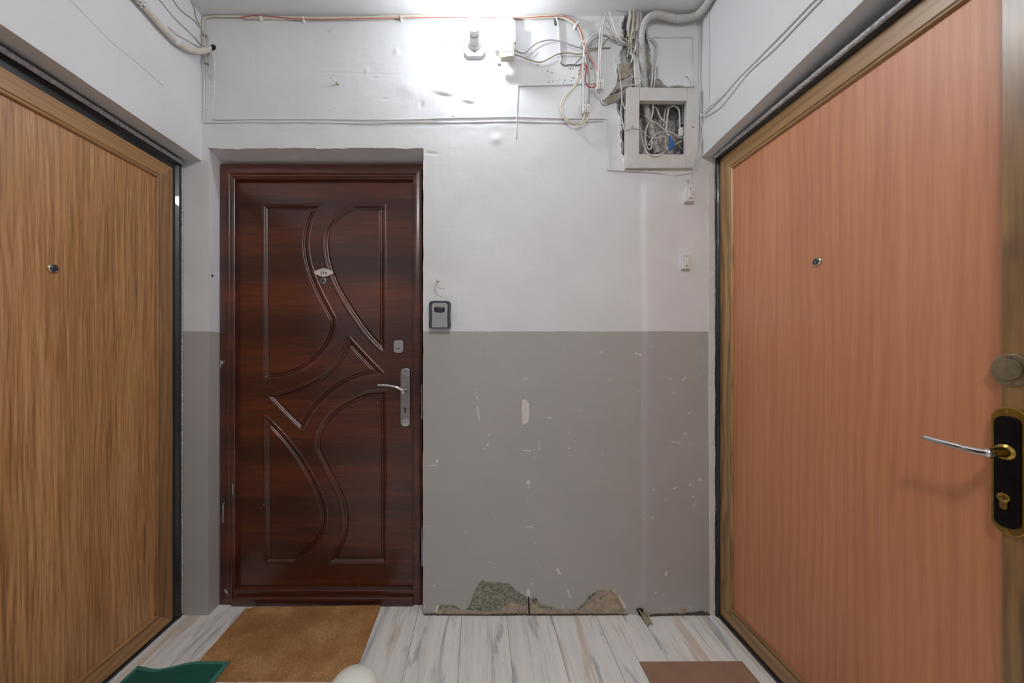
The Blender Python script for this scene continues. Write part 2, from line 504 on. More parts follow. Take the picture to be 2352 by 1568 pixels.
def Z4(u, v): return (1220 + u / 3.733, v / 3.733)
P_chase = [Z4(*p) for p in [(880,28),(820,100),(778,200),(785,300),(800,380),(765,440),(770,520),(745,590),(740,690),(715,745),(690,800),(640,845),(612,880),(650,890),(720,884),(748,950),(775,1050),(768,1130),(780,1200),(770,1310),(800,1340),(815,1446),(1000,1452),(1380,1440),(1420,1300),(1420,760),(1340,738),(1300,728),(1220,738),(1160,732),(1110,695),(1060,640),(1020,520),(1005,400),(990,250),(985,120),(945,26)]]
P_hole = [Z4(*p) for p in [(870,36),(815,120),(792,220),(800,330),(850,400),(930,420),(985,330),(980,130),(940,34)]]
P_gap = [Z4(*p) for p in [(650,868),(700,800),(740,748),(830,730),(850,760),(850,1420),(800,1330),(795,1100),(775,960),(745,880)]]
P_box = [Z4(*p) for p in [(850,790),(1410,790),(1405,1410),(850,1410)]]
P_slot = [(1453, 148), (1512, 152), (1516, 240), (1450, 240)]
P_gap2 = [Z4(*p) for p in [(1075,690),(1160,738),(1420,745),(1400,775),(1050,775)]]

BASE_WEAR = [(u, v) for u, v in []]
def wall_depth(px, py):
    """depth into the wall (metres) and rawness, for pixel positions on the back wall"""
    x = np.asarray(px, float); y = np.asarray(py, float)
    d = fbm(x/160, y/160, 11, 3) * 0.0040 + fbm(x/26, y/26, 5, 3) * 0.0011
    # a proud vertical ridge over an old pipe run
    wig = 4 * fbm(y/90, y*0+0.3, 21, 3)
    ridge = sstep(1470+0, 1486, x + wig) * (1 - sstep(1486, 1585, x + wig)) * sstep(395, 425, y)
    d -= 0.0062 * ridge
    # base of the ridge breaks open
    cone = np.clip(1 - np.abs(x - 1478) / np.maximum(4 + (y - 1290)*0.16, 1), 0, 1) * sstep(1290, 1400, y)
    d -= 0.008 * cone
    # scrapes and dents in the plaster
    def gouge(cx, cy, lx, ly, ang, dep):
        c, s = math.cos(ang), math.sin(ang)
        a = ((x-cx)*c + (y-cy)*s) / lx; b_ = (-(x-cx)*s + (y-cy)*c) / ly
        r = a*a + b_*b_
        return dep * np.exp(-r*1.6)
    d += gouge(1018, 219, 28, 5.5, 0.16, 0.007) - gouge(1010, 208, 34, 7, 0.16, 0.003)
    d += gouge(1076, 237, 18, 4.5, 0.2, 0.006) - gouge(1075, 229, 22, 5, 0.2, 0.002)
    d += gouge(967, 240, 4, 11, 0.1, 0.004) + gouge(990, 352, 16, 4, 0.1, 0.004)
    d -= gouge(940, 205, 45, 22, 0.3, 0.0040) + gouge(985, 225, 25, 12, -0.6, 0.003)
    d -= gouge(762, 71, 8, 5, 0.2, 0.004) + gouge(910, 118, 6, 9, 0.3, 0.004) + gouge(842, 164, 3, 10, 0.2, 0.004)
    d -= gouge(1140, 321, 14, 13, 0, 0.0065)
    d += gouge(765, 176, 9, 2.5, -0.1, 0.0025) + gouge(860, 178, 9, 3, 0.0, 0.004) + gouge(884, 227, 11, 2.5, 0, 0.003)
    # horizontal board joint lines, filled lumps
    d += 0.0012 * np.exp(-((y - 167 - 4*np.sin(x/120)) / 2.2)**2) * sstep(520, 560, x) * (1 - sstep(900, 930, x))
    d -= 0.0018 * np.exp(-((y - 290) / 9)**2) * sstep(480, 520, x) * (1 - sstep(1390, 1420, x)) * (0.6 + 0.8*fbm(x/30, y/12, 31, 2))
    d -= 0.004 * np.exp(-((y - 405)/7)**2) * np.exp(-((x-1510)/70)**2) * (0.6 + 1.2*fbm(x/14, y/10, 8, 2))
    # bits around the old junction
    d -= 0.003 * np.exp(-(((x-1350)/22)**2 + ((y-155)/20)**2)) * (0.5 + 1.6*fbm(x/6, y/6, 3, 3))
    raw = np.zeros_like(x)
    m = (x > 1340) & (x < 1660) & (y < 430)
    if m.any():
        xs, ys = x[m], y[m]
        jx = xs + 5*fbm(xs/9, ys/9, 41, 3); jy = ys + 5*fbm(xs/9, ys/9, 51, 3)
        c = poly_sd(jx, jy, P_chase)
        h = poly_sd(jx, jy, P_hole); g = poly_sd(jx, jy, P_gap); bx = poly_sd(xs, ys, P_box); g2 = poly_sd(jx, jy, P_gap2)
        rough = 0.010*fbm(xs/7, ys/7, 61, 4)
        dd = 0.010*sstep(-1.0, 2.5, c) + rough*sstep(0, 3, c)
        dd = np.maximum(dd, 0.050*sstep(-1, 4, h) + 2*rough*sstep(0, 3, h))
        dd = np.maximum(dd, 0.050*sstep(-1, 4, g) + 2*rough*sstep(0, 3, g))
        dd = np.maximum(dd, 0.045*sstep(-1, 4, g2) + rough*sstep(0, 3, g2))
        dd = np.maximum(dd, 0.085*sstep(-0.5, 1.5, bx) + 1.5*rough*sstep(0, 3, bx))
        sl = poly_sd(xs, ys, P_slot)
        dd = np.maximum(dd, 0.046*sstep(-1, 14, sl) + rough*sstep(0, 3, sl))
        # broken plaster lip
        dd -= 0.004*np.exp(-((c + 3)/3.0)**2)*(0.5 + fbm(xs/8, ys/8, 71, 2))
        t = d[m] + dd; d[m] = t
        raw[m] = sstep(-0.6, 0.6, c)
    return d, raw

def px_of(x, z): return CX + 511.0*x, CY - 511.0*(z - H)
def wall_pt(px, py, off=0.0):
    d, _ = wall_depth(np.array([px]), np.array([py]))
    p = W(px, py); return Vector((p.x, D + float(d[0]) - off, p.z))

def grid_lines(a, b, fine0, fine1, coarse, fine, must=()):
    L_ = []
    def seg(p, q, s):
        n = max(1, int(round((q-p)/s))); return [p + (q-p)*i/n for i in range(n)]
    cuts = sorted(set([a, b, max(a, fine0), min(b, fine1)] + [m for m in must if a < m < b]))
    for p, q in zip(cuts[:-1], cuts[1:]):
        s = fine if (p >= fine0 - 1e-9 and q <= fine1 + 1e-9) else coarse
        L_ += seg(p, q, s)
    return np.array(L_ + [b])

def build_back_wall():
    xs = grid_lines(XLD - 0.03, XRD + 0.02, 0.47, 1.06, 0.0075, 0.0030, (OX0, OX1))
    zs = grid_lines(0.0, CEIL, 1.95, CEIL, 0.0075, 0.0032, (OZ1, 1.95))
    X, Z = np.meshgrid(xs, zs)
    px, py = px_of(X, Z)
    d, raw = wall_depth(px.ravel(), py.ravel())
    Y = D + d
    X = X.ravel(); Z = Z.ravel()
    # ragged plaster edge round the door niche
    eps = 1e-6
    k = (np.abs(Z - OZ1) < eps) & (X > OX0 - eps) & (X < OX1 + eps)
    Z = np.where(k, Z + 0.016*fbm(X*9, X*0+.2, 91, 3) + 0.004, Z)
    k2 = ((np.abs(X - OX0) < eps) | (np.abs(X - OX1) < eps)) & (Z < OZ1)
    X = np.where(k2, X + 0.006*fbm(Z*8, Z*0+.4, 93, 3), X)
    nx, nz = len(xs), len(zs)
    ii, jj = np.meshgrid(np.arange(nx-1), np.arange(nz-1))
    a = (jj*nx + ii).ravel()
    cx = 0.5*(xs[:-1] + xs[1:])[ii.ravel()]; cz = 0.5*(zs[:-1] + zs[1:])[jj.ravel()]
    keep = ~((cx > OX0) & (cx < OX1) & (cz < OZ1))
    a = a[keep]
    quads = np.stack([a, a+1, a+nx+1, a+nx], 1)
    verts = np.stack([X, Y, Z], 1)
    # niche reveals: left, top, right, running back to the door frame
    nv = len(verts); ev = []; ef = []; er = []
    def strip(idx, target):
        base = len(ev)
        n = len(idx)
        for s in range(5):
            t = s/4
            for q in range(n):
                p = verts[idx[q]]; tt = target(p)
                ev.append((p[0]+(tt[0]-p[0])*t, p[1]+(tt[1]-p[1])*t, p[2]+(tt[2]-p[2])*t)); er.append(0.0)
        for s in range(4):
            for q in range(n-1):
                i0 = nv+base+s*n+q; ef.append((i0, i0+1, i0+n+1, i0+n))
    il = int(np.argmin(np.abs(xs-OX0))); ir = int(np.argmin(np.abs(xs-OX1))); it = int(np.argmin(np.abs(zs-OZ1)))
    strip([j*nx+il for j in range(it+1)], lambda p: (-1.2135, 1.70, min(p[2], 2.094)))
    strip([j*nx+ir for j in range(it, -1, -1)], lambda p: (-0.2640, 1.70, p[2]))
    strip([it*nx+i for i in range(il, ir+1)], lambda p: (p[0], 1.70, 2.062))
    V = np.concatenate([verts, np.array(ev)]); R = np.concatenate([raw, np.array(er)])
    FQ = np.concatenate([quads, np.array(ef)])
    used = np.unique(FQ); rm = -np.ones(len(V), int); rm[used] = np.arange(len(used))
    V = V[used]; R = R[used]; FQ = rm[FQ]
    me = bpy.data.meshes.new('wall_back')
    me.vertices.add(len(V)); me.vertices.foreach_set('co', V.ravel())
    me.loops.add(FQ.size); me.loops.foreach_set('vertex_index', FQ.ravel())
    me.polygons.add(len(FQ)); me.polygons.foreach_set('loop_start', np.arange(0, FQ.size, 4)); me.polygons.foreach_set('loop_total', np.full(len(FQ), 4))
    me.polygons.foreach_set('use_smooth', np.ones(len(FQ), bool))
    me.update(calc_edges=True)
    at_ = me.attributes.new('raw', 'FLOAT', 'POINT'); at_.data.foreach_set('value', R)
    me.materials.append(M['wall'])
    me.validate()
    o = bpy.data.objects.new('wall_back', me); COL.objects.link(o)
    return o
wall_back = build_back_wall()
tag(wall_back, 'white plaster end wall with grey painted lower half, chased cables and chips', 'wall', kind='structure')

# ---- floor of lengthwise planks
v, f = box_vf((-1.42, YB, -0.06), (1.20, 1.78, -0.004))
floor = obj('floor', v, f, M['dark_hole'])
tag(floor, 'whitewashed plank floor with grey and brown streaks', 'floor', kind='structure')
pw = 0.2005
x = -0.0763 - 7*pw
pv, pf = box_vf((0.0006, YB, -0.004), (pw - 0.0006, 1.775, 0.0))
bmP = bmesh.new()
mv = [bmP.verts.new(p) for p in pv]
for q in pf: bmP.faces.new([mv[i] for i in q])
bmesh.ops.bevel(bmP, geom=[e for e in bmP.edges if abs(e.verts[0].co.y - e.verts[1].co.y) > 1 and e.verts[0].co.z > -0.001], offset=0.0008, segments=1, affect='EDGES')
plank_me = bpy.data.meshes.new('plank'); bmP.to_mesh(plank_me); bmP.free(); plank_me.materials.append(M['plank'])
while x < 1.20:
    if x + pw > -1.42:
        o = bpy.data.objects.new('plank', plank_me); COL.objects.link(o); o.parent = floor; o.location = (x, 0, 0)
    x += pw

# ---- ceiling
n = 90
cv = []; cf = []
for j in range(n+1):
    for i in range(n+1):
        xx = -1.36 + 2.50*i/n; yy = YB + (1.70 - YB)*j/n
        cv.append((xx, yy, CEIL + 0.004*float(fbm(np.array([xx*4]), np.array([yy*4]), 17, 3)[0])))
for j in range(n):
    for i in range(n):
        a = j*(n+1)+i; cf.append((a, a+n+1, a+n+2, a+1))
ceiling = obj('ceiling', cv, cf, M['ceiling'], smooth=True)
tag(ceiling, 'plain white painted ceiling', 'ceiling', kind='structure')

# ---- side walls with door recesses
def side_wall(name, xf, xb, z_far, z_near, y_near, label):
    s = 1 if xf > 0 else -1
    yf_ = D + 0.02
    def hz(y): return z_far + (z_near - z_far)*(D - max(y, y_near))/(D - y_near)
    V = []; Fc = []
    n = 60; rows = 8
    ys = [yf_ + (y_near - yf_)*i/40 for i in range(40)] + [y_near + (YB - y_near)*i/20 for i in range(21)]
    for j in range(rows+1):                # face above the door, softly uneven lower edge
        for y in ys:
            z0 = hz(y) + 0.003*float(fbm(np.array([y*7.0]), np.array([xf*3]), 77, 3)[0])
            V.append((xf + 0.003*float(fbm(np.array([y*3.0]), np.array([j*.4+xf*5]), 19, 2)[0]) + (0.0 if j else s*0.003), y, z0 + (CEIL + 0.01 - z0)*j/rows))
    for j in range(rows):
        for i in range(n):
            a = j*(n+1)+i; Fc.append((a, a+1, a+n+2, a+n+1) if s < 0 else (a, a+n+1, a+n+2, a+1))
    b0 = len(V)
    for i in range(41): V.append((xb, V[i][1], V[i][2] + 0.006))
    for i in range(40): Fc.append((i, i+1, b0+i+1, b0+i) if s > 0 else (i, b0+i, b0+i+1, i+1))
    c0 = len(V)                            # near jamb of the recess, wall beyond it, wall behind the door
    zn = V[40][2]; xs_ = V[40][0]
    V += [(xs_, y_near, 0), (xb, y_near, 0), (xb, y_near, zn), (xs_, y_near, zn), (xs_, YB, 0), (xs_, YB, zn + 0.004),
          (xb, y_near, 0), (xb, yf_, 0), (xb, yf_, 2.2), (xb, y_near, 2.2)]
    Fc += [(c0, c0+1, c0+2, c0+3), (c0, c0+3, c0+5, c0+4), (c0+6, c0+7, c0+8, c0+9)]
    o = obj(name, V, Fc, M['white_wall'], smooth=True)
    sharp(o, 40)
    tag(o, label, 'wall', kind='structure')
    return o
wall_left = side_wall('wall_left', XL, XLD - 0.045, 2.040, 2.040, 0.60, 'white wall above the oak veneer door, with a pipe along it')
wall_right = side_wall('wall_right', XR, XRD + 0.045, 2.056, 2.118, 0.62, 'white wall above the orange-brown door, with thin cables')
wall_rear = obj('wall_rear', [(-1.36, YB, 0), (1.15, YB, 0), (1.15, YB, CEIL + 0.01), (-1.36, YB, CEIL + 0.01)], [(0, 1, 2, 3)], M['white_wall'])
tag(wall_rear, 'far end wall of the corridor, white above grey', 'wall', kind='structure')

# ================================================================== DOORS
def mitred(name, M3, rect, prof, side, mat, parent, smooth=False):
    """one side of a mitred surround. rect a0,b0,a1,b1; prof [(inset, height)]; side 0 bottom 1 right 2 top 3 left"""
    a0, b0, a1, b1 = rect
    def corner(k, i):
        return [(a0+i, b0+i), (a1-i, b0+i), (a1-i, b1-i), (a0+i, b1-i)][k]
    k0, k1 = side, (side+1) % 4
    V = []
    n = len(prof)
    for k in (k0, k1):
        for i, h in prof:
            a, b = corner(k, i); V.append(M3(a, b, h))
    Fc = [(i, i+1, n+i+1, n+i) for i in range(n-1)]
    Fc.append((n-1, 0, n, 2*n-1))
    Fc.append(tuple(range(n-1, -1, -1))); Fc.append(tuple(range(n, 2*n)))
    o = obj(name, V, Fc, mat, parent, smooth)
    fix_normals(o)
    if smooth: sharp(o, 35)
    return o
def arc(c, r, a0, a1, n):
    return [(c[0] + r*math.cos(math.radians(a0 + (a1-a0)*i/n)), c[1] + r*math.sin(math.radians(a0 + (a1-a0)*i/n))) for i in range(n+1)]

# ---------------- middle door (dark walnut)
door_1 = thing('door_1', 'dark glossy walnut-film entrance door with curved embossed panels and number plate', 'door', (-0.739, YF, 0.0), kind='structure')
FX0, FX1, FZ1 = -1.212, -0.2655, 2.0605
FM = lambda a, b, h: (a, YF - h, b)
prof = [(0, -0.06), (0.0, 0.0), (0.003, 0.002), (0.040, 0.002), (0.043, 0.0), (0.045, -0.002), (0.047, 0.0)] + \
       [(0.055 + p[0], -0.003 + p[1]) for p in arc((0, 0), 0.008, 180, 60, 6)] + [(0.062, -0.001), (0.068, -0.004), (0.070, -0.010), (0.071, -0.060)]
lock_prof = [(0, -0.06), (0.0, 0.0), (0.003, 0.002), (0.040, 0.002), (0.0425, 0.001), (0.044, -0.001), (0.045, -0.004), (0.045, -0.060)]
mitred('frame', FM, (FX0, -0.071, FX1, FZ1), prof, 3, M['walnut_v'], door_1, True)
mitred('frame', FM, (FX0, -0.071, FX1 + 0.026, FZ1), prof, 2, M['walnut_v'], door_1, True)
mitred('frame', FM, (FX0, -0.045, FX1, FZ1 - 0.02), [(i_, h_ + 0.0006) for i_, h_ in lock_prof], 1, M['walnut_v'], door_1, True)
# the swept profile of the frame's upright pieces stands on the floor
# threshold: two rounded mouldings
tp = [(-0.0, -0.04), (0.0, 0.010)] + [(0.0, 0.012)]
def threshold():
    th = []
    prof2 = [(1.70, 0.0), (YF-0.012, 0.0), (YF-0.014, 0.003), (YF-0.014, 0.030)] + [(YF-0.006+0.008*math.cos(t), 0.033+0.008*math.sin(t)) for t in [math.pi*(1-k/6*0.75) for k in range(7)]] + \
            [(YF+0.004, 0.040), (YF+0.004, 0.056)] + [(YF+0.012+0.008*math.cos(t), 0.058+0.008*math.sin(t)) for t in [math.pi*(1-k/6*0.75) for k in range(7)]] + [(YF+0.02, 0.068), (1.70, 0.068)]
    V = []; n = len(prof2)
    for xx in (FX0 + 0.066, FX1 - 0.040):
        V += [(xx, y, z) for y, z in prof2]
    Fc = [(i, (i+1) % n, n+(i+1) % n, n+i) for i in range(n)] + [tuple(range(n)), tuple(range(2*n-1, n-1, -1))]
    o = obj('threshold', V, Fc, M['walnut_v'], door_1, True); fix_normals(o); sharp(o, 40)
threshold()

YLEAF = 1.655
def leafpx(px, py): p = at(px, py, YLEAF); return (p.x, p.z)
def R5(u, v): return leafpx(500 + u/2.904, 360 + v/2.904)
def R6(u, v): return leafpx(500 + u/2.904, 860 + v/2.904)
def smooth_poly(segs):
    """segs: list of lists; each list is a smooth run, joints are corners"""
    out = []
    for s in segs:
        if len(s) == 2: out += [s[0]]
        else:
            c = catmull([Vector((a, b, 0)) for a, b in s], 0.012)
            out += [(p.x, p.y) for p in c[:-1]]
    return out
PA = smooth_poly([[R5(294,310), R5(708,312)], [R5(708,312), R5(662,385), R5(630,455), R5(614,530), R5(612,605), R5(625,690), R5(652,785), R5(692,880), R5(737,970), R5(790,1068)],
                  [R5(790,1068), R5(795,1120), R5(785,1180), R5(760,1240), R5(720,1300), R5(660,1362), R5(590,1415), R5(520,1455), R5(440,1480), R5(302,1490)], [R5(302,1490), R5(294,310)]])
PB = smooth_poly([[R5(908,310), R5(1124,312)], [R5(1124,312), R5(1125,1308)], [R5(1125,1308), R5(1100,1308)], [R5(1100,1308), R5(1050,1268), R5(980,1190), R5(900,1080), R5(820,955), R5(760,840), R5(717,720), R5(700,620), R5(700,540), R5(713,480), R5(740,432), R5(780,387), R5(840,342), R5(908,310)]])
PC = smooth_poly([[R5(880,1196), R5(1000,1325), R5(1112,1440)], [R5(1112,1440), R6(1100,10)], [R6(1100,10), R6(1000,18), R6(900,50), R6(800,105), R6(720,170), R6(650,242), R6(610,300), R6(585,350), R6(562,378)], [R6(562,378), R6(545,376)],
                  [R6(545,376), R6(430,262), R6(316,142)], [R6(316,142), R6(320,128)], [R6(320,128), R6(400,118), R6(500,90), R6(600,45), R5(680,1452), R5(740,1395), R5(800,1330), R5(840,1262), R5(860,1205)], [R5(860,1205), R5(880,1196)]])
PD = smooth_poly([[R6(303,272), R6(328,274)], [R6(328,274), R6(400,340), R6(480,430), R6(550,520), R6(610,615), R6(660,705), R6(700,790), R6(725,870), R6(736,960), R6(726,1030), R6(712,1075)], [R6(712,1075), R6(672,1135), R6(620,1190), R6(570,1232), R6(522,1264)], [R6(522,1264), R6(314,1264)], [R6(314,1264), R6(303,272)]])
PE = smooth_poly([[R6(1122,98), R6(1130,106)], [R6(1130,106), R6(1132,1265)], [R6(1132,1265), R6(722,1265)], [R6(722,1265), R6(770,1180), R6(808,1090), R6(826,1010), R6(826,930), R6(810,850), R6(780,775), R6(740,700), R6(700,622), R6(645,510)], [R6(645,510), R6(640,450), R6(650,390), R6(680,325), R6(730,262), R6(800,202), R6(900,147), R6(1000,110), R6(1122,98)]])

def build_leaf():
    x0, x1 = FX0 + 0.069, FX1 - 0.043; z0, z1 = 0.062, FZ1 - 0.069
    sx = 0.0027
    nx = int((x1-x0)/sx); nz = int((z1-z0)/sx)
    xs = np.linspace(x0, x1, nx+1); zs = np.linspace(z0, z1, nz+1)
    X, Z = np.meshgrid(xs, zs); X = X.ravel(); Z = Z.ravel()
    Y = np.full(X.shape, YLEAF); best = np.full(X.shape, -1.0); pid = np.zeros(X.shape, int)
    prof_d = [0, 0.0015, 0.0035, 0.0055, 0.0075, 0.0095, 0.0115, 0.0135, 0.0200, 0.0255, 0.0268, 0.0310, 1]
    prof_h = [0, 0.0020, 0.0034, 0.0020, 0.0004, 0.0016, 0.0010, -0.0015, -0.0080, -0.0092, -0.0085, 0.0006, 0.0006]
    for k, poly in enumerate((PA, PB, PC, PD, PE)):
        pa = np.array(poly)
        m = (X > pa[:,0].min()-.01) & (X < pa[:,0].max()+.01) & (Z > pa[:,1].min()-.01) & (Z < pa[:,1].max()+.01)
        idx = np.where(m)[0]
        sd = poly_sd(X[idx], Z[idx], poly)
        ins = sd > 0
        Y[idx[ins]] -= np.interp(sd[ins], prof_d, prof_h)
        best[idx[ins]] = sd[ins]; pid[idx[ins]] = k+1
    V = np.stack([X, Y, Z], 1) - np.array(door_1.location)
    ii, jj = np.meshgrid(np.arange(nx), np.arange(nz))
    a = (jj*(nx+1)+ii).ravel()
    Q = np.stack([a, a+1, a+nx+2, a+nx+1], 1)
    fid = np.where((pid[Q] > 0).all(1), pid[Q].max(1), 0)
    def part(name, q, parent, V=V):
        used = np.unique(q); rm = -np.ones(len(V), int); rm[used] = np.arange(len(used))
        v = V[used]; q = rm[q]
        me = bpy.data.meshes.new(name)
        me.vertices.add(len(v)); me.vertices.foreach_set('co', v.ravel())
        me.loops.add(q.size); me.loops.foreach_set('vertex_index', q.ravel())
        me.polygons.add(len(q)); me.polygons.foreach_set('loop_start', np.arange(0, q.size, 4)); me.polygons.foreach_set('loop_total', np.full(len(q), 4))
        me.polygons.foreach_set('use_smooth', np.ones(len(q), bool))
        me.update(calc_edges=True); me.materials.append(M['walnut'])
        o = bpy.data.objects.new(name, me); COL.objects.link(o); o.parent = parent
        return o
    leaf = part('leaf', Q[fid == 0], door_1)
    for k in range(5): part('embossed_panel', Q[fid == k+1], leaf)
    return leaf
leaf_1 = build_leaf()

def lf(px, py, off=0.0): return at(px, py, YLEAF - off)
# number plate: rounded lozenge with a printed rim and 234
c = lf(743, 625.6, 0.006)
def lozenge(sx_, sz_, y):
    pts = []
    raw_ = [(-1, 0.0), (-0.97, 0.18), (-0.88, 0.38), (-0.72, 0.52), (-0.36, 0.76), (-0.12, 0.93), (0, 0.97), (0.12, 0.93), (0.36, 0.76), (0.72, 0.52), (0.88, 0.38), (0.97, 0.18), (1, 0.0)]
    raw_ += [(-a, -b) for a, b in raw_[1:-1]]
    return [Vector((c.x + a*sx_, y, c.z + b*sz_)) for a, b in raw_]
sp = YLEAF / F
o1 = lozenge(22.3*sp, 10.4*sp, c.y)
v, f = prism_vf(o1, (0, 0, 0), (0, 0.006, 0))
plate = bevelled('number_plate', v, f, M['tag'], door_1, 0.0008, 2)
rim_o = lozenge(19.6*sp, 8.5*sp, c.y - 0.0003); rim_i = lozenge(18.9*sp, 8.0*sp, c.y - 0.0003)
n = len(rim_o)
obj('printed_rim', rim_o + rim_i, [(i, (i+1) % n, n+(i+1) % n, n+i) for i in range(n)], M['ink'], plate)
def text_mesh(name, body, size, loc, mat, parent, width=None):
    cu = bpy.data.curves.new('t', 'FONT'); cu.body = body; cu.size = size; cu.align_x = 'CENTER'; cu.align_y = 'CENTER'
    cu.space_character = 1.25; cu.offset = 0.0004
    to = bpy.data.objects.new('t', cu); COL.objects.link(to)
    dg = bpy.context.evaluated_depsgraph_get()
    me = bpy.data.meshes.new_from_object(to.evaluated_get(dg))
    bpy.data.objects.remove(to)
    base = world_off(parent)
    for vv in me.vertices:
        x_, y_ = vv.co.x, vv.co.y
        vv.co = Vector((loc[0] + x_, loc[1], loc[2] + y_)) - base
    me.materials.clear(); me.materials.append(mat)
    o = bpy.data.objects.new(name, me); COL.objects.link(o); o.parent = parent
    return o
text_mesh('number', '234', 0.0175, (c.x, c.y - 0.0004, c.z - 0.0030), M['ink'], plate)
vf = []
for k, (w_, h_, dz) in enumerate([(1.6,1.3,0),(1.1,1.5,0),(1.5,1.2,.1),(1.2,1.4,-.1),(1.4,1.3,0),(1.7,1.4,0)]):
    xx = c.x + (k - 2.5)*1.72*sp
    vf.append(([(xx-w_*.42*sp, c.y-.0004, c.z+(3.9-h_*.5+dz)*sp), (xx+w_*.42*sp, c.y-.0004, c.z+(3.9-h_*.5+dz)*sp), (xx+w_*.42*sp, c.y-.0004, c.z+(3.9+h_*.5+dz)*sp), (xx-w_*.42*sp, c.y-.0004, c.z+(3.9+h_*.5+dz)*sp)], [(0,1,2,3)]))
v, f = merge(*vf); obj('small_print', v, f, M['ink'], plate)

def peephole(parent, origin, axis, r, ringmat):
    o = lathe('peephole', [(r, 0), (r, 0.002), (r*0.95, 0.004), (r*0.78, 0.0062), (r*0.74, 0.0062), (r*0.72, 0.004), (0.0, 0.004)], origin, axis, ringmat, parent, 28)
    og = Vector(origin) + Vector(axis).normalized()*0.0035
    lathe('lens', [(r*0.72, 0), (r*0.66, 0.0018), (r*0.5, 0.0032), (r*0.25, 0.0042), (0.0, 0.0046)], og, axis, M['lens'], o, 20)
peephole(door_1, lf(743.5, 644.8), (0, -1, 0), 0.0142, M['chrome'])

# upper key escutcheon
def rounded(px0, py0, px1, py1, off, rx, nseg=6, plane=lf):
    """stadium-like outline in pixels"""
    pts = []
    for (cx_, cy_, a0) in ((px1-rx, py0+rx, -90), (px1-rx, py1-rx, 0), (px0+rx, py1-rx, 90), (px0+rx, py0+rx, 180)):
        for k in range(nseg+1):
            a = math.radians(a0 + 90*k/nseg); pts.append(plane(cx_ + rx*math.cos(a), cy_ + rx*math.sin(a), off))
    return pts
v, f = prism_vf(rounded(904, 781, 926, 810, 0.005, 7), (0, 0, 0), (0, 0.006, 0))
esc = bevelled('key_escutcheon', v, f, M['steel_dull'], door_1, 0.0012, 2)
p = lf(914.5, 799.8, 0.0052)
obj('key_slot', [p + Vector((a*sp, 0, b*sp)) for a, b in ((-5.2, 0), (-3, 0.9), (3, 0.9), (5.2, 0), (3, -0.9), (-3, -0.9))], [(0,1,2,3,4,5)], M['ink'], esc)
for a, b in ((-7.5, 8), (7.5, 8), (-7, -8.5), (7, -8.5)):
    q = lf(915 + a, 795.5 - b, 0.005)
    lathe('screw', [(0.0022, 0), (0.0022, 0.0006), (0.0, 0.0010)], q, (0, -1, 0), M['chrome'], esc, 12)
# handle plate
v, f = prism_vf(rounded(919.5, 845.5, 942, 978.5, 0.009, 10.5), (0, 0, 0), (0, 0.0095, 0))
hp = bevelled('handle_plate', v, f, M['nickel'], door_1, 0.002, 3)
for y0, y1 in ((845.2, 864), (961, 978.8)):
    v, f = prism_vf(rounded(921, y0, 941, y1, 0.012, 9), (0, 0, 0), (0, 0.004, 0))
    bevelled('end_cap', v, f, M['chrome'], hp, 0.0016, 2)
c2 = lf(930.5, 897.5)
lathe('rosette', [(0.0115, 0.008), (0.0115, 0.016), (0.009, 0.020), (0.0065, 0.024), (0.0065, 0.045), (0.0, 0.047)], c2, (0, -1, 0), M['chrome'], hp, 20)
pts = [lf(931, 897.5, 0.040), lf(924, 896, 0.050), lf(912, 890, 0.054), lf(898, 886, 0.054), lf(884, 884.5, 0.053), lf(868, 884.5, 0.050)]
path = catmull(pts, 0.004)
nP = len(path)
lev = tube_vf(path, [0.0072 - 0.0026*i/(nP-1) for i in range(nP)], 12)
lv = obj('lever', lev[0], lev[1], M['chrome'], hp, True); sharp(lv, 60)
for k in range(9):
    q = path[-1 - int(k*nP*0.045) - 1]
    lathe('grip_bead', [(0.0001, -0.002), (0.0018, -0.001), (0.0022, 0), (0.0018, 0.001), (0.0001, 0.002)], q + Vector((0, -0.001, 0.0042)), (1, 0, 0), M['chrome'], lv, 8)
def euro(parent, centre, right, up, outv, s, mat, matk):
    o = lathe('cylinder', [(0.0085*s, 0), (0.0085*s, 0.003), (0.0075*s, 0.0036), (0.0, 0.0036)], centre, outv, mat, parent, 20)
    b = Vector(centre) - Vector(up)*0.010*s
    r_ = Vector(right); u_ = Vector(up)
    out_ = [b + r_*(-0.0052*s) + u_*0.008*s, b + r_*0.0052*s + u_*0.008*s, b + r_*0.0048*s - u_*0.010*s, b + r_*0.002*s - u_*0.0125*s, b - r_*0.002*s - u_*0.0125*s, b - r_*0.0048*s - u_*0.010*s]
    v, f = prism_vf(out_, (0, 0, 0), Vector(outv)*0.0030)
    bevelled('cylinder_tail', v, f, mat, o, 0.0006, 2)
    k = Vector(centre) + Vector(outv)*0.0039
    obj('key_slot', [k + r_*(-0.006*s) + u_*0.0007, k + r_*0.006*s + u_*0.0007, k + r_*0.006*s - u_*0.0007, k - r_*0.006*s - u_*0.0007], [(0, 1, 2, 3)], matk, o)
euro(hp, lf(931, 938, 0.009), (1, 0, 0), (0, 0, 1), (0, -1, 0), 0.95, M['screw'], M['ink'])
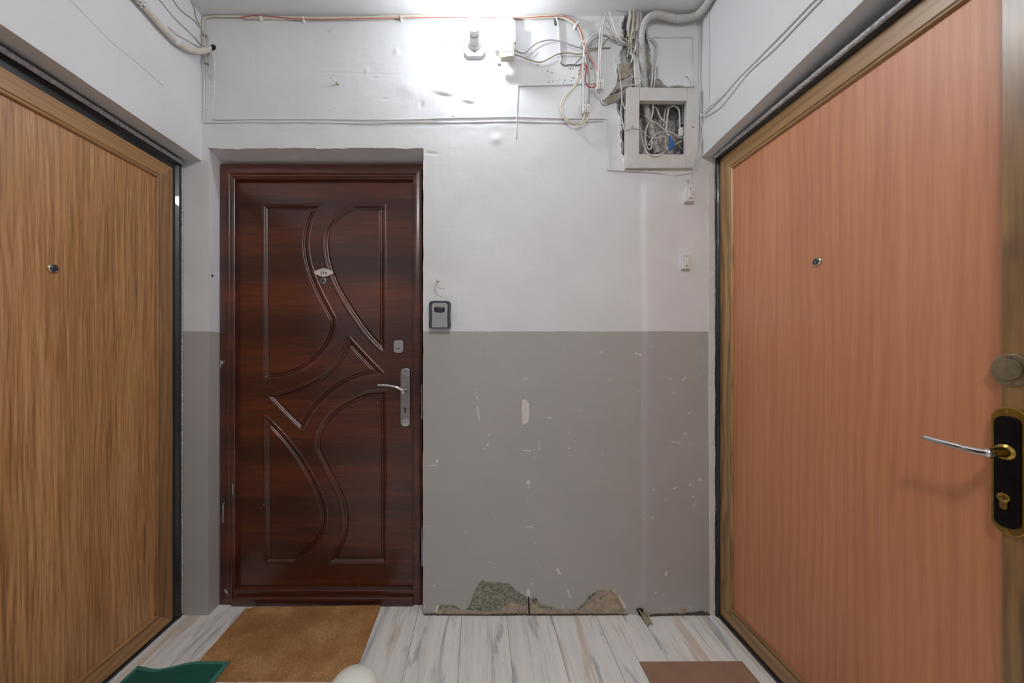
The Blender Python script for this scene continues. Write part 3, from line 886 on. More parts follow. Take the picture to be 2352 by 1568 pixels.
# white paint marks smeared on the frame by the plasterers
def smear(name, pts, mat, parent, y):
    obj(name, [at(a, b, y) for a, b in pts], [tuple(range(len(pts)))], mat, parent)
for pts in ([(506, 826), (510, 829), (516.5, 828), (512, 831.5), (513, 837), (509, 834), (507.5, 843), (506, 844)], [(532.5, 1111), (535, 1110), (536, 1118), (535.5, 1136), (533, 1137)], [(516.5, 1150), (514, 1158), (513, 1200), (511, 1200), (511, 1160)],
            [(513.5, 1353), (520, 1353), (519, 1356), (523, 1358), (522, 1366), (519.5, 1362), (516, 1358)], [(969, 880), (966.5, 890), (967.5, 905), (965, 930), (968, 965), (970, 960)], [(970, 1205), (966, 1230), (963.5, 1270), (968, 1300), (971, 1300)]):
    smear('paint_smear', pts, M['grey_light'], door_1, YF - 0.0026)
for a, b, r_ in ((731, 1336, .0012), (793, 1336, .0014), (823, 1344, .0016), (849, 1350, .0013), (606, 1159, .002), (745, 1230, .0016)):
    q = lf(a, b, 0.0008); lathe('paint_speck', [(r_, 0), (0, 0.0012)], q, (0, -1, 0), M['undercoat'], leaf_1, 8)

# ---------------- side doors
def side_door(root, XD, s, rect, far, w, panel_mat, tv, th, near_bead=True):
    """s: +1 for the left door (faces +x), -1 for the right door. rect (a0,b0,a1,b1) outer edge of the trim"""
    M3 = lambda a, b, h: (XD + s*h, a, b)
    a0, b0, a1, b1 = rect
    box('leaf', *sorted_box((XD - s*0.045, a0, b0), (XD - s*0.012, a1, b1)), M['black_metal'], root)
    pn = box('panel', *sorted_box((XD - s*0.014, a0 + w - 0.004, b0 + w - 0.004), (XD - s*0.008, a1 - w + 0.004, b1 - w + 0.004)), panel_mat, root)
    wb = 0.013
    profile = [(0, -0.014), (0, -0.001), (0.001, 0.0), (w - wb - 0.003, 0.0), (w - wb - 0.002, -0.0015), (w - wb - 0.001, -0.003), (w - wb, -0.003), (w - wb, -0.014)]
    pb = [(w - wb, -0.014), (w - wb, -0.004), (w - wb + 0.001, -0.001)] + [(w - wb + 0.0065 + 0.0055*math.cos(math.radians(t)), -0.003 + 0.0055*math.sin(math.radians(t))) for t in (150, 120, 90, 60, 30, 0)] + [(w, -0.006), (w, -0.014)]
    plain_near = [(0, -0.014), (0, -0.001), (0.001, 0.0), (w - 0.0015, 0.0), (w, -0.0015), (w, -0.014)]
    for sd in range(4):
        near = (sd == 3) and not near_bead
        m_ = tv if sd in (1, 3) else th
        mitred('trim', M3, rect, plain_near if near else profile, sd, m_, root, True)
        if not near: mitred('bead', M3, rect, pb, sd, m_, root, True)
    return M3
def sorted_box(p, q):
    return tuple(min(a, b) for a, b in zip(p, q)), tuple(max(a, b) for a, b in zip(p, q))

# left: oak
door_2 = thing('door_2', 'oak veneer door with plain panel, mitred trim and peephole', 'door', (XLD, 1.07, 0.0), kind='structure')
LR = (0.635, 0.014, 1.519, 1.983)
side_door(door_2, XLD, 1, LR, 1.519, 0.074, M['oak'], M['oak_trim_v'], M['oak_trim_h'])
LM = lambda a, b, h: (XLD + h, a, b)
LF = (0.605, -0.036, D + 0.0, 2.034)
mitred('frame', LM, (LR[0]-0.03, LR[1]-0.05, D-0.004, 2.034), [(0, -0.03), (0, 0.004), (0.010, 0.006), (0.018, 0.006), (0.022, 0.001), (0.026, -0.004), (0.050, -0.006), (0.054, -0.03)], 1, M['black_metal'], door_2, True)
mitred('frame', LM, (LR[0]-0.03, LR[1]-0.05, D-0.004, 2.034), [(0, -0.03), (0, 0.004), (0.010, 0.006), (0.018, 0.006), (0.022, 0.001), (0.026, -0.004), (0.050, -0.006), (0.054, -0.03)], 2, M['black_metal'], door_2, True)
mitred('frame', LM, (LR[0]-0.03, LR[1]-0.05, D-0.004, 2.034), [(0, -0.03), (0, 0.004), (0.010, 0.006), (0.018, 0.006), (0.022, 0.001), (0.026, -0.004), (0.050, -0.006), (0.054, -0.03)], 3, M['black_metal'], door_2, True)
box('sill', (XLD - 0.03, 0.61, 0.0), (XLD + 0.006, D - 0.006, 0.013), M['black_metal'], door_2, 0.003)
# bright foam seal round the frame
def wavy(pts, amp, seed):
    rs = random.Random(seed); out = []
    for p in catmull(pts, 0.02): out.append(Vector(p) + Vector((rs.uniform(-amp, amp), rs.uniform(-amp, amp), rs.uniform(-amp, amp))))
    return out
def subdiv(p, q, n): return [Vector(p).lerp(Vector(q), i/n) for i in range(n+1)]
tube('foam_seal', wavy(subdiv((XLD+0.013, 0.62, 2.024), (XLD+0.013, D-0.014, 2.024), 60), 0.0004, 1), 0.0085, M['rubber'], door_2, 8, smooth_path=False)
tube('foam_seal', wavy(subdiv((XLD+0.006, D-0.006, 0.01), (XLD+0.006, D-0.006, 2.026), 80), 0.0006, 2), 0.0030, M['rubber'], door_2, 6, smooth_path=False)
pp = onX(120, 616, XLD - 0.008); peephole(door_2, (XLD - 0.008, pp.y, pp.z), (1, 0, 0), 0.0148, M['pale_brass'])

# right: orange-brown
door_3 = thing('door_3', 'orange-brown veneer door with mitred trim, brass lever handle and peephole', 'door', (XRD, 1.10, 0.0), kind='structure')
RR = (0.640, 0.014, 1.556, 2.040)
side_door(door_3, XRD, -1, RR, 1.556, 0.077, M['beech'], M['ash_trim_v'], M['ash_trim_h'], near_bead=False)
RM = lambda a, b, h: (XRD - h, a, b)
fr = [(0, -0.02), (0, 0.012), (0.004, 0.0145), (0.010, 0.0145), (0.014, 0.010), (0.016, 0.0), (0.020, -0.02)]
for sd in (1, 2, 3):
    mitred('frame', RM, (RR[0]-0.016, -0.03, RR[2]+0.010, RR[3]+0.016), fr, sd, M['black_metal'], door_3, True)
box('sill', (XRD - 0.010, 0.62, 0.0), (XRD + 0.03, D - 0.004, 0.0135), M['black_metal'], door_3, 0.003)
tube('foam_seal', wavy(subdiv((XRD-0.022, 0.63, 2.052), (XRD-0.022, D-0.014, 2.052), 60), 0.0004, 3), 0.0080, M['rubber'], door_3, 8, smooth_path=False)
v, f = prism_vf([W(1626, 398), W(1639, 398), W(1640.5, 900), W(1641, 1421), W(1630, 1421), W(1627, 900)], (0, -0.004, 0), (0, 0.010, 0))
bevelled('plaster_strip', v, f, M['undercoat'], door_3, 0.0012, 2)
# dark weather line between the strip and the frame
tube('seal_line', wavy([W(1641.5 + (0.8 if k % 3 else -0.5), 385 + k*40, 0.005) for k in range(27)], 0.0006, 5), 0.0016, M['rubber'], door_3, 6, smooth_path=False)
pp = onX(1878, 600.5, XRD + 0.008); peephole(door_3, (XRD + 0.008, pp.y, pp.z), (-1, 0, 0), 0.0143, M['pale_brass'])
# lever handle set on the lock-side trim
PC_A = 0.7025
def rp(a, b, h): return Vector((XRD - h, a, b))
def stad(ca, z0, z1, w_, r_, h, n=7):
    pts = []
    for (da, zc, a0) in ((w_/2 - r_, z1 - r_, 0), (-w_/2 + r_, z1 - r_, 90), (-w_/2 + r_, z0 + r_, 180), (w_/2 - r_, z0 + r_, 270)):
        for k in range(n+1):
            t = math.radians(a0 + 90*k/n); pts.append(rp(ca + da + r_*math.cos(t), zc + r_*math.sin(t), h))
    return pts
v, f = prism_vf(stad(PC_A, 0.817, 1.076, 0.050, 0.0245, 0.0), (0, 0, 0), (-0.007, 0, 0))
hp3 = bevelled('handle_plate', v, f, M['brass'], door_3, 0.0022, 3)
v, f = prism_vf(stad(PC_A + 0.001, 0.832, 1.058, 0.035, 0.015, 0.007), (0, 0, 0), (-0.0035, 0, 0))
bevelled('dark_inlay', v, f, M['dark_plate'], hp3, 0.0012, 2)
hub = rp(PC_A + 0.003, 0.985, 0.008)
lathe('hub', [(0.016, 0), (0.0155, 0.003), (0.011, 0.006), (0.0095, 0.012), (0.0080, 0.034), (0.0080, 0.040), (0.0, 0.041)], hub, (-1, 0, 0), M['brass'], hp3, 24)
lp = catmull([rp(PC_A - 0.008, 0.9845, 0.047), rp(PC_A + 0.008, 0.9835, 0.050), rp(PC_A + 0.03, 0.985, 0.0525), rp(PC_A + 0.06, 0.988, 0.054), rp(PC_A + 0.098, 0.992, 0.0545)], 0.004)
nL = len(lp)
rad = [0.0060 + 0.0042*max(0, 1 - i/(nL*0.38)) + 0.0006*math.sin(math.pi*i/nL) for i in range(nL)]
rad[0] *= 0.6; rad[-1] *= 0.75
v, f = tube_vf(lp, rad, 14); obj('lever', v, f, M['chrome'], hp3, True)
euro(hp3, rp(PC_A + 0.003, 0.893, 0.0105), (0, 1, 0), (0, 0, 1), (-1, 0, 0), 1.05, M['brass'], M['ink'])
for zz in (1.067, 0.826):
    lathe('screw', [(0.0038, 0), (0.0036, 0.0012), (0.0, 0.0018)], rp(PC_A, zz, 0.007), (-1, 0, 0), M['brass'], hp3, 14)
v, f = prism_vf(stad(PC_A, 1.118, 1.184, 0.050, 0.0245, 0.0), (0, 0, 0), (-0.004, 0, 0))
ro = bevelled('lock_rosette', v, f, M['antique'], door_3, 0.0015, 2)
lathe('swivel_cover', [(0.0215, 0), (0.0215, 0.0035), (0.0205, 0.0045), (0.0, 0.0047)], rp(PC_A + 0.003, 1.152, 0.004), (-1, 0, 0), M['antique'], ro, 28)
for zz in (1.178, 1.124):
    lathe('screw', [(0.003, 0), (0.003, 0.001), (0.0, 0.0015)], rp(PC_A, zz, 0.004), (-1, 0, 0), M['antique'], ro, 12)

# ================================================================== WALL WEAR (children of the end wall)
def patch(name, pts, mat, off=0.0010, thick=0.0015, wob=1.2, seed=1):
    """a thin irregular patch lying on the end wall; pts in photo pixels"""
    rs = random.Random(seed)
    P = []
    n = len(pts)
    for i in range(n):
        a = pts[i]; b = pts[(i+1) % n]
        ln = math.hypot(b[0]-a[0], b[1]-a[1]); k = max(1, int(ln/4.5))
        for j in range(k):
            t = j/k
            jj = wob if 0 < j else wob*0.4
            P.append((a[0]+(b[0]-a[0])*t + rs.uniform(-jj, jj), a[1]+(b[1]-a[1])*t + rs.uniform(-jj, jj)))
    V = [wall_pt(a, b, off) for a, b in P] + [wall_pt(a, b, off - thick) for a, b in P]
    n = len(P)
    cx_, cy_ = sum(a for a, b in P)/n, sum(b for a, b in P)/n
    Fc = [tuple(range(n))] + [(i, (i+1) % n, n+(i+1) % n, n+i) for i in range(n)]
    o = obj(name, V, Fc, mat, wall_back)
    fix_normals(o)
    return o
def B4(u, v): return (940 + u/3.095, 1240 + v/3.095)
patch('old_paint_patch', [B4(*p) for p in [(405,495),(435,450),(448,400),(460,370),(490,315),(520,282),(535,290),(560,292),(640,300),(705,302),(750,350),(800,385),(838,402),(840,440),(822,500),(700,505),(560,505)]], M['old_green'], 0.0012, seed=3)
patch('bare_plaster_patch', [B4(*p) for p in [(195,535),(203,490),(240,462),(325,466),(362,492),(410,500),(560,503),(655,498),(690,450),(720,435),(780,455),(825,470),(838,500),(845,415),(900,408),(930,455),(1000,470),(1090,495),(1190,490),(1245,455),(1275,395),(1340,358),(1440,352),(1490,392),(1520,440),(1545,482),(1528,512),(1555,534),(1400,530),(1200,533),(900,530),(500,538)]], M['bare'], 0.0018, seed=4)
patch('bare_plaster_patch', [B4(*p) for p in [(1735,545),(1762,512),(1900,522),(2010,520),(2085,515),(2135,522),(2130,548),(2085,528),(1950,545),(1800,555)]], M['bare'], 0.0016, seed=5)
patch('paint_chip', [B4(*p) for p in [(1925,490),(1945,475),(1970,485),(1975,505),(1940,510)]], M['bare'], 0.0012, seed=6)
patch('paint_chip', [B4(*p) for p in [(1440,352),(1450,350),(1500,400),(1545,480),(1530,490),(1505,440),(1480,385)]], M['undercoat'], 0.0022, seed=7)
patch('paint_chip', [B4(*p) for p in [(185,500),(195,465),(212,462),(203,490),(198,515)]], M['undercoat'], 0.0022, seed=8)
patch('paint_chip', [B4(*p) for p in [(835,345),(858,340),(860,400),(840,415)]], M['undercoat'], 0.0022, seed=8)
patch('old_paint_patch', [B4(*p) for p in [(862,420),(905,412),(930,455),(1020,478),(1030,490),(930,480),(900,470)]], M['old_green'], 0.0026, 0.001, seed=12)
patch('old_paint_patch', [B4(*p) for p in [(1190,488),(1245,452),(1278,392),(1335,358),(1345,366),(1290,410),(1262,455),(1210,492)]], M['old_green'], 0.0026, 0.001, seed=13)
patch('old_paint_patch', [B4(*p) for p in [(1345,400),(1365,395),(1370,420),(1352,425)]], M['old_green'], 0.0026, 0.001, seed=14)
patch('old_paint_patch', [B4(*p) for p in [(210,470),(240,460),(325,464),(358,490),(335,488),(300,472),(250,476),(215,490)]], M['old_green'], 0.0026, 0.001, seed=15)
patch('dark_crack', [B4(*p) for p in [(100,520),(400,524),(700,519),(1000,521),(1300,520),(1540,524),(1560,534),(1550,536),(1300,533),(1000,533),(700,533),(400,534),(110,534)]], M['crack'], 0.0032, 0.002, 1.0, 16)
patch('dark_crack', [B4(*p) for p in [(1690,522),(1800,515),(1950,518),(2080,502),(2130,515),(2140,533),(1950,534),(1780,534),(1695,534)]], M['crack'], 0.0032, 0.002, 1.0, 17)
patch('dark_crack', [B4(*p) for p in [(842,400),(850,398),(856,470),(858,550),(848,550),(846,470)]], M['dark_hole'], 0.0030, 0.002, 0.3, 18)
patch('dark_crack', [B4(*p) for p in [(1612,490),(1640,478),(1658,482),(1652,530),(1690,560),(1690,600),(1665,585)]], M['dark_hole'], 0.0040, 0.004, 0.4, 19)
def C1(u, v): return (960 + u/3.136, 760 + v/3.136)
chips = [[(752,498),(770,490),(785,500),(800,522),(806,530),(797,540),(803,595),(795,655),(770,672),(750,676),(752,620),(747,560)],
         [(421,470),(428,468),(430,490),(422,492)], [(423,540),(429,540),(440,600),(446,645),(438,648),(428,590)], [(406,386),(411,386),(411,392),(406,392)], [(410,417),(416,417),(417,424),(411,423)], [(414,440),(419,441),(420,447),(414,446)],
         [(930,622),(945,616),(962,628),(955,634)], [(1163,568),(1170,562),(1177,570),(1170,578)], [(1305,152),(1320,145),(1325,150),(1310,158)],
         [(1560,158),(1572,153),(1582,162),(1570,168)], [(1592,168),(1602,160),(1612,172),(1604,181)], [(1670,115),(1680,108),(1676,119)], [(1805,335),(1815,338),(1824,347),(1815,348)], [(1900,356),(1920,335),(1935,330),(1922,348),(1905,358)],
         [(1833,448),(1842,438),(1848,442),(1838,454)], [(1584,430),(1590,430),(1592,441),(1587,441)], [(1374,347),(1380,345),(1385,353),(1379,355)], [(1236,328),(1243,328),(1243,333),(1237,333)],
         [(500,748),(508,742),(513,750),(505,756)], [(494,820),(505,805),(514,808),(505,822),(495,826)], [(470,850),(480,842),(485,845),(475,855)], [(600,703),(607,702),(607,708),(601,708)],
         [(750,857),(815,860),(815,866),(752,863)], [(832,852),(842,850),(845,858),(836,860)], [(864,790),(872,788),(877,802),(868,802)], [(868,815),(873,815),(876,850),(870,852)], [(752,343),(792,344),(790,349),(755,347)],
         [(1078,842),(1090,838),(1098,846),(1085,850)], [(1036,834),(1041,835),(1046,842),(1040,842)], [(1081,724),(1091,725),(1090,730),(1082,730)],
         [(130,925),(140,920),(150,935),(140,950),(131,943)], [(75,968),(135,964),(135,970),(76,972)], [(783,1082),(795,1072),(810,1078),(808,1098),(796,1108),(784,1100)], [(790,1120),(800,1120),(800,1134),(792,1134)], [(786,1221),(794,1222),(793,1228),(787,1227)],
         [(555,1347),(562,1345),(565,1352),(558,1354)], [(336,1442),(343,1440),(347,1448),(340,1450)], [(780,1409),(828,1405),(828,1410),(785,1414)], [(62,1398),(78,1398),(78,1404),(64,1403)],
         [(1832,1130),(1875,1112),(1870,1120),(1840,1138)], [(1950,1105),(1968,1096),(1968,1110),(1952,1116)], [(2020,1064),(2030,1056),(2038,1070),(2030,1082),(2021,1076)], [(1684,1130),(1700,1138),(1702,1144),(1690,1140)], [(1972,1193),(1985,1188),(1990,1195),(1978,1200)], [(1774,1203),(1780,1202),(1782,1213),(1776,1214)],
         [(1678,1330),(1686,1327),(1692,1336),(1684,1342)], [(1618,1302),(1625,1302),(1625,1308),(1619,1308)], [(1980,1250),(1990,1250),(1990,1258),(1982,1258)], [(1785,783),(1835,792),(1885,805),(1885,810),(1830,797)], [(1880,802),(1890,802),(1890,811),(1881,811)], [(1918,730),(1935,740),(1925,748)], [(1955,805),(1964,808),(1962,820),(1956,818)], [(1940,590),(1955,588),(1953,598)], [(463,1100),(473,1101),(470,1106)], [(836,914),(844,914),(844,920),(838,920)], [(692,840),(699,841),(699,846),(693,846)], [(1322,884),(1331,884),(1330,890),(1323,890)], [(840,1527),(848,1527),(848,1533),(842,1533)]]
for k, cp in enumerate(chips): patch('paint_chip', [C1(*p) for p in cp], M['undercoat'], 0.0008, 0.001, 0.25, 100+k)
for k, cp in enumerate([[(1045,205),(1060,203),(1080,240),(1075,248),(1060,235)], [(1105,312),(1112,314),(1112,322),(1106,320)], [(1120,355),(1130,352),(1150,410),(1142,416)], [(1813,240),(1822,215),(1830,216),(1828,245),(1818,253)], [(1741,370),(1750,358),(1755,365),(1748,376)], [(1800,380),(1808,380),(1808,390),(1801,390)], [(565,150),(573,150),(573,157),(566,157)], [(898,150),(906,150),(906,157),(899,157)], [(1086,462),(1094,455),(1098,470),(1090,482)], [(170,325),(182,318),(184,325),(174,331)], [(105,462),(112,462),(113,478),(106,478)], [(862,305),(878,303),(876,315),(864,315)], [(1842,480),(1855,480),(1855,490),(1844,490)], [(1996,478),(2006,478),(2006,487),(1997,487)]]):
    patch('paint_chip', [B4(*p) for p in cp], M['undercoat'], 0.0008, 0.001, 0.25, 200+k)
# a lighter brush-out of grey beside the right jamb, filler dab, brown stain where the plaster fell
patch('lighter_paint_band', [(1604, 764), (1625, 764), (1625, 885), (1612, 890), (1602, 860)], M['grey_light'], 0.0005, 0.0006, 0.8, 301)
patch('fallen_plaster', [Z4(*p) for p in [(775,600),(790,555),(825,542),(855,560),(860,600),(840,645),(800,670),(770,675),(745,690),(748,640)]], M['bare'], 0.0040, 0.004, 0.8, 302)
for k, (a, b, r_) in enumerate([(1039, 52, 1.6), (1021, 101, 1.6), (1153, 165, 1.3), (1283, 131, 2), (1292, 130, 2), (1235, 150, 2.2), (1258, 163, 2), (1268, 167, 1.8), (1278, 184, 1.6), (1260, 188, 2), (1270, 186, 1.6), (1286, 183, 1.5), (1295, 190, 1.8), (1297, 184, 2), (1312, 186, 2), (1316, 180, 2), (1318, 179, 2), (1310, 158, 2.5), (1316, 157, 2.2), (1358, 105, 1.5), (1404, 148, 1.5), (507, 50, 1.3), (477, 252, 1.4), (770, 249, 1.2), (588, 137, 1.2), (1092, 760, 1.3), (1103, 759, 1.2)]):
    q = wall_pt(a, b, 0.0006)
    r_ *= 0.72
    V = [q + Vector((r_/511*math.cos(t*math.pi/4), 0, r_/511*math.sin(t*math.pi/4))) for t in range(8)]
    obj('nail_hole', V, [tuple(range(8))], M['dark_cable'], wall_back)
q = at(488.5, 633, 1.585)
lathe('screw_hole', [(0.0055, 0), (0.004, 0.0008), (0.0, 0.001)], (OX0 + 0.003, q.y, q.z), (1, 0, 0), M['dark_hole'], wall_back, 14)

# ================================================================== THINGS ON THE WALLS
# ---- bare lamp: base, socket, bulb
lc = W(1090, 112)
lamp = thing('wall_lamp', 'white plastic lamp holder with a lit bare bulb on the end wall', 'lamp', (lc.x, D, lc.z))
def oct_(px0, py0, px1, py1, c_, off): return [W(*p, off) for p in ((px0, py0+2), (px0+2, py0), (px1-2, py0), (px1, py0+2), (px1, py1-c_), (px1-c_*1.0, py1), (px0+c_*1.0, py1), (px0, py1-c_))]
v, f = prism_vf([p for p in oct_(1066, 88, 1114, 137, 8.5, 0.0)], (0, 0.004, 0), (0, -0.020, 0))
base_l = bevelled('base', v, f, M['plastic_dim'], lamp, 0.0035, 3)
ax = (0, -1, 0)
c0 = Vector((lc.x, D - 0.019, lc.z + 0.002))
lathe('collar', [(0.029, 0), (0.0285, 0.006), (0.0235, 0.011), (0.0, 0.011)], c0, ax, M['plastic_dim'], lamp, 32)
lathe('socket', [(0.0205, 0.010), (0.0205, 0.030), (0.0195, 0.031), (0.0195, 0.032), (0.0205, 0.033), (0.0205, 0.052), (0.019, 0.054), (0.0, 0.054)], c0, ax, M['plastic_dim'], lamp, 32)
lathe('bulb_neck', [(0.0165, 0.053), (0.0185, 0.060), (0.0225, 0.074), (0.0270, 0.087), (0.0288, 0.095), (0.0, 0.095)], c0, ax, M['plastic_dim'], lamp, 28)
lathe('bulb', [(0.0288, 0.0952)] + [(0.030*math.sin(math.radians(t)), 0.103 - 0.030*math.cos(math.radians(t))) for t in range(76, 181, 8)], c0, ax, M['bulb'], lamp, 28)
q = W(1090, 118.5, 0.0206)
lathe('screw', [(0.0035, 0), (0.003, 0.0012), (0, 0.0014)], q, ax, M['screw'], base_l, 14)
tube('lead', [W(1114, 117, 0.008), W(1120, 113, 0.012), W(1130, 106, 0.014), W(1142, 100, 0.02)], 0.0008, M['grey_cable'], lamp, 6)
tube('lead', [W(1114, 122, 0.008), W(1122, 119, 0.012), W(1134, 113, 0.014), W(1146, 108, 0.02)], 0.0008, M['grey_cable'], lamp, 6)

# ---- motion sensor next to it
sc_ = W(1165, 112)
sens = thing('motion_sensor', 'aged white motion sensor head on a back box beside the lamp', 'sensor', (sc_.x, D, sc_.z))
def rr(px0, py0, px1, py1, r_, off, n=6):
    return rounded(px0, py0, px1, py1, off, r_, n, W)
v, f = prism_vf(rr(1133, 54, 1183, 128, 12, 0.0), (0, 0.003, 0), (0, -0.028, 0))
bevelled('back_box', v, f, M['plastic_dim'], sens, 0.002, 2)
v, f = prism_vf(rr(1157, 80, 1183, 116, 3.5, 0.0), (0, -0.026, 0), (0, -0.042, 0))
bevelled('arm', v, f, M['plastic_dim'], sens, 0.003, 2)
sd0 = W(1163.5, 117, 0.03)
lathe('swivel_disc', [(0.037, 0.010), (0.037, 0.018), (0.034, 0.021), (0.0, 0.021)], sd0, (0, -1, 0.05), M['aged_cream'], sens, 32)
v, f = prism_vf(rr(1151, 97.5, 1181.5, 131, 1.6, 0.075), (0, 0.027, 0), (0, 0, 0))
hd = bevelled('sensor_head', v, f, M['aged_cream'], sens, 0.002, 2)
for y0, y1 in ((98.5, 101.5), (121, 129)):
    v, f = prism_vf(rr(1163, y0, 1178.5, y1, 1, 0.0765), (0, 0.003, 0), (0, 0, 0)); bevelled('ridge', v, f, M['cream'], hd, 0.0008, 1)
v, f = prism_vf(rr(1153, 103, 1178, 119, 1.5, 0.0765), (0, 0.003, 0), (0, 0, 0)); bevelled('fresnel_lens', v, f, M['plastic_dim'], hd, 0.0012, 2)
for k in range(3): tube('lead', [W(1146.5+k*1.3, 111, 0.045), W(1147+k*1.6, 118, 0.055), W(1146+k*2, 126, 0.055), W(1149.5, 134, 0.05)], 0.0016, M['orange'], sens, 6)
v, f = prism_vf([W(*p, 0.045) for p in ((1145.5, 134), (1153, 136.5), (1150.5, 149), (1142.5, 147))], (0, 0.010, 0), (0, -0.004, 0)); bevelled('terminal', v, f, M['lock_grey'], sens, 0.0012, 2)

# ---- cables
def cable(name, pts, r, mat, label, group=None, ns=8, step=0.006):
    """pts: (px, py, off) in front of the end wall, or Vectors"""
    P = [p if isinstance(p, Vector) else W(p[0], p[1], p[2]) for p in pts]
    path = catmull(P, step)
    v, f = tube_vf(path, r, ns)
    o = obj(name, v, f, mat, None, True, loc=P[0])
    tag(o, label, 'cable', group)
    return o
def flat(pts, off): return [(a, b, off) for a, b in pts]
top_path = [(470,108),(467,75),(466,52),(471,42),(482,38),(510,37.5),(560,38),(640,39.5),(700,40.5),(770,40.5),(840,39.5),(880,37.5),(960,36),(1050,35),(1100,34.5),(1160,36),(1220,37.5),(1270,36)]
cable('power_cable', flat(top_path, 0.006) + [(1290,37,.007),(1310,44,.009),(1325,53,.012),(1336,70,.014),(1341,93,.015),(1347,115,.016),(1358,135,.017),(1367,155,.018),(1372,172,.02),(1372,186,.02)], 0.0040, M['cream'], 'thick cream cable running along the top of the end wall under the ceiling')
cable('power_cable', flat([(560,42),(640,43.2),(700,44.2),(770,44),(840,43.2),(900,41),(960,40),(1050,39),(1100,38.6),(1160,40.2),(1220,41.4),(1270,40)], 0.005) + [(1292,41,.006),(1308,48,.008),(1322,57,.011),(1332,73,.013),(1338,95,.014),(1342,118,.014),(1346,140,.012),(1348,152,.004)], 0.0032, M['cream'], 'thinner cream cable clipped just under the thick one along the wall top')
cable('signal_wire', flat([(545,42),(575,36.3),(600,36.3),(640,39),(670,43),(735,44.3),(800,43.5),(880,42),(925,41.5),(1000,40),(1100,40),(1145,41),(1200,41),(1250,38),(1285,36.4)], 0.0116) + [(1305,41,.012),(1318,48,.014),(1330,62,.016),(1338,84,.018),(1344,112,.02),(1352,130,.02),(1363,146,.021),(1371,166,.022),(1373,184,.022)], 0.0013, M['red'], 'thin red wire wound along the cream cables under the ceiling', ns=6)
def clip(px, py, w_, h_, label_only=True, ang=0.0, off=0.0):
    c_ = W(px, py)
    dp = 0.012 + off
    out_ = [W(px + a*math.cos(ang) - b*math.sin(ang), py + a*math.sin(ang) + b*math.cos(ang), dp) for a, b in ((-w_/2, -h_/2), (w_/2, -h_/2), (w_/2, h_/2), (-w_/2, h_/2))]
    v, f = prism_vf(out_, (0, dp + 0.001, 0), (0, 0, 0))
    o = bevelled('cable_clip', v, f, M['plastic'], None, 0.002, 2, loc=c_)
    tag(o, 'small white clip holding the cream cables along the wall top', 'cable clip', 'clips on the cables under the ceiling')
for a in ((598, 40, 5, 11), (696, 42.5, 4.5, 12), (921, 39.5, 4, 11), (1145.5, 38, 5, 11)): clip(*a)
clip(1325, 53, 6, 14, ang=0.75, off=0.008); clip(1341, 94, 13, 6, ang=0.2, off=0.011)
cable('corner_wire', [(466,60,.006),(467,82,.006),(467.5,105,.006),(470,125,.006),(471,146,.006),(470,160,.004),(469.5,215,.003),(469.5,276,.003),(472,281,.003),(500,281.5,.003),(560,281,.003),(620,281.5,.003),(700,281,.003),(780,282.5,.003),(850,284,.003),(900,281.5,.003),(960,281,.003),(1050,281.5,.003),(1120,280,.003),(1185,279,.003),(1260,281.5,.003),(1320,281,.003),(1385,277.5,.003)], 0.0024, M['painted_cable'], 'painted white cable, lower of the pair running level above the dark walnut door')
cable('corner_wire', [(488,122,.006),(491,132,.004),(492.3,140,.003),(492,200,.003),(490.5,262,.003),(491,272,.003),(495,274.5,.003),(560,274,.003),(640,273.8,.003),(760,274,.003),(850,275,.003),(940,274.2,.003),(1030,271.5,.003),(1120,270,.003),(1190,269,.003),(1280,272,.003),(1360,272.5,.003),(1390,273,.003),(1395,277,.003),(1396.5,300,.003),(1397,350,.003),(1397.5,386,.003),(1401,390.5,.003),(1440,392.5,.004),(1500,396,.004),(1545,402.5,.004),(1575,399,.004),(1596,394,.004),(1605,382,.004),(1607,370,.004)], 0.0026, M['painted_cable'], 'painted white cable, upper of the level pair, turning down round the electrical box')
cable('corner_wire', [(472,120,.009),(473.5,140,.009),(474,152,.009),(478,163,.008),(486,178,.006),(490,184,.004)], 0.0028, M['cream'], 'short cream cable end bent down in the corner below the pipe')
cable('corner_wire', [(467.5,70,.011),(470,84,.010),(471,104,.010),(473,122,.010),(474,144,.010)], 0.0022, M['cream'], 'short cream cable tied upright in the corner above the pipe')
for a, b, lb in ((470.5, 82, 'grey knotted tie round the corner cables under the ceiling'), (474, 146, 'grey knotted tie round the corner cables below the pipe')):
    c_ = W(a, b, 0.0105)
    rng = [c_ + Vector((0.008*math.cos(t*math.pi/6), 0.006*math.sin(t*math.pi/6), 0.002*math.sin(t))) for t in range(13)]
    v, f = tube_vf(rng, 0.0022, 6); v2, f2 = tube_vf(catmull([c_ + Vector((0.006, -0.005, 0)), c_ + Vector((0.014, -0.006, -0.006)), c_ + Vector((0.020, -0.004, -0.014))]), 0.0012, 6)
    v, f = merge((v, f), (v2, f2)); o = obj('cable_tie', v, f, M['grey_cable'], None, True, loc=c_); tag(o, lb, 'cable tie')

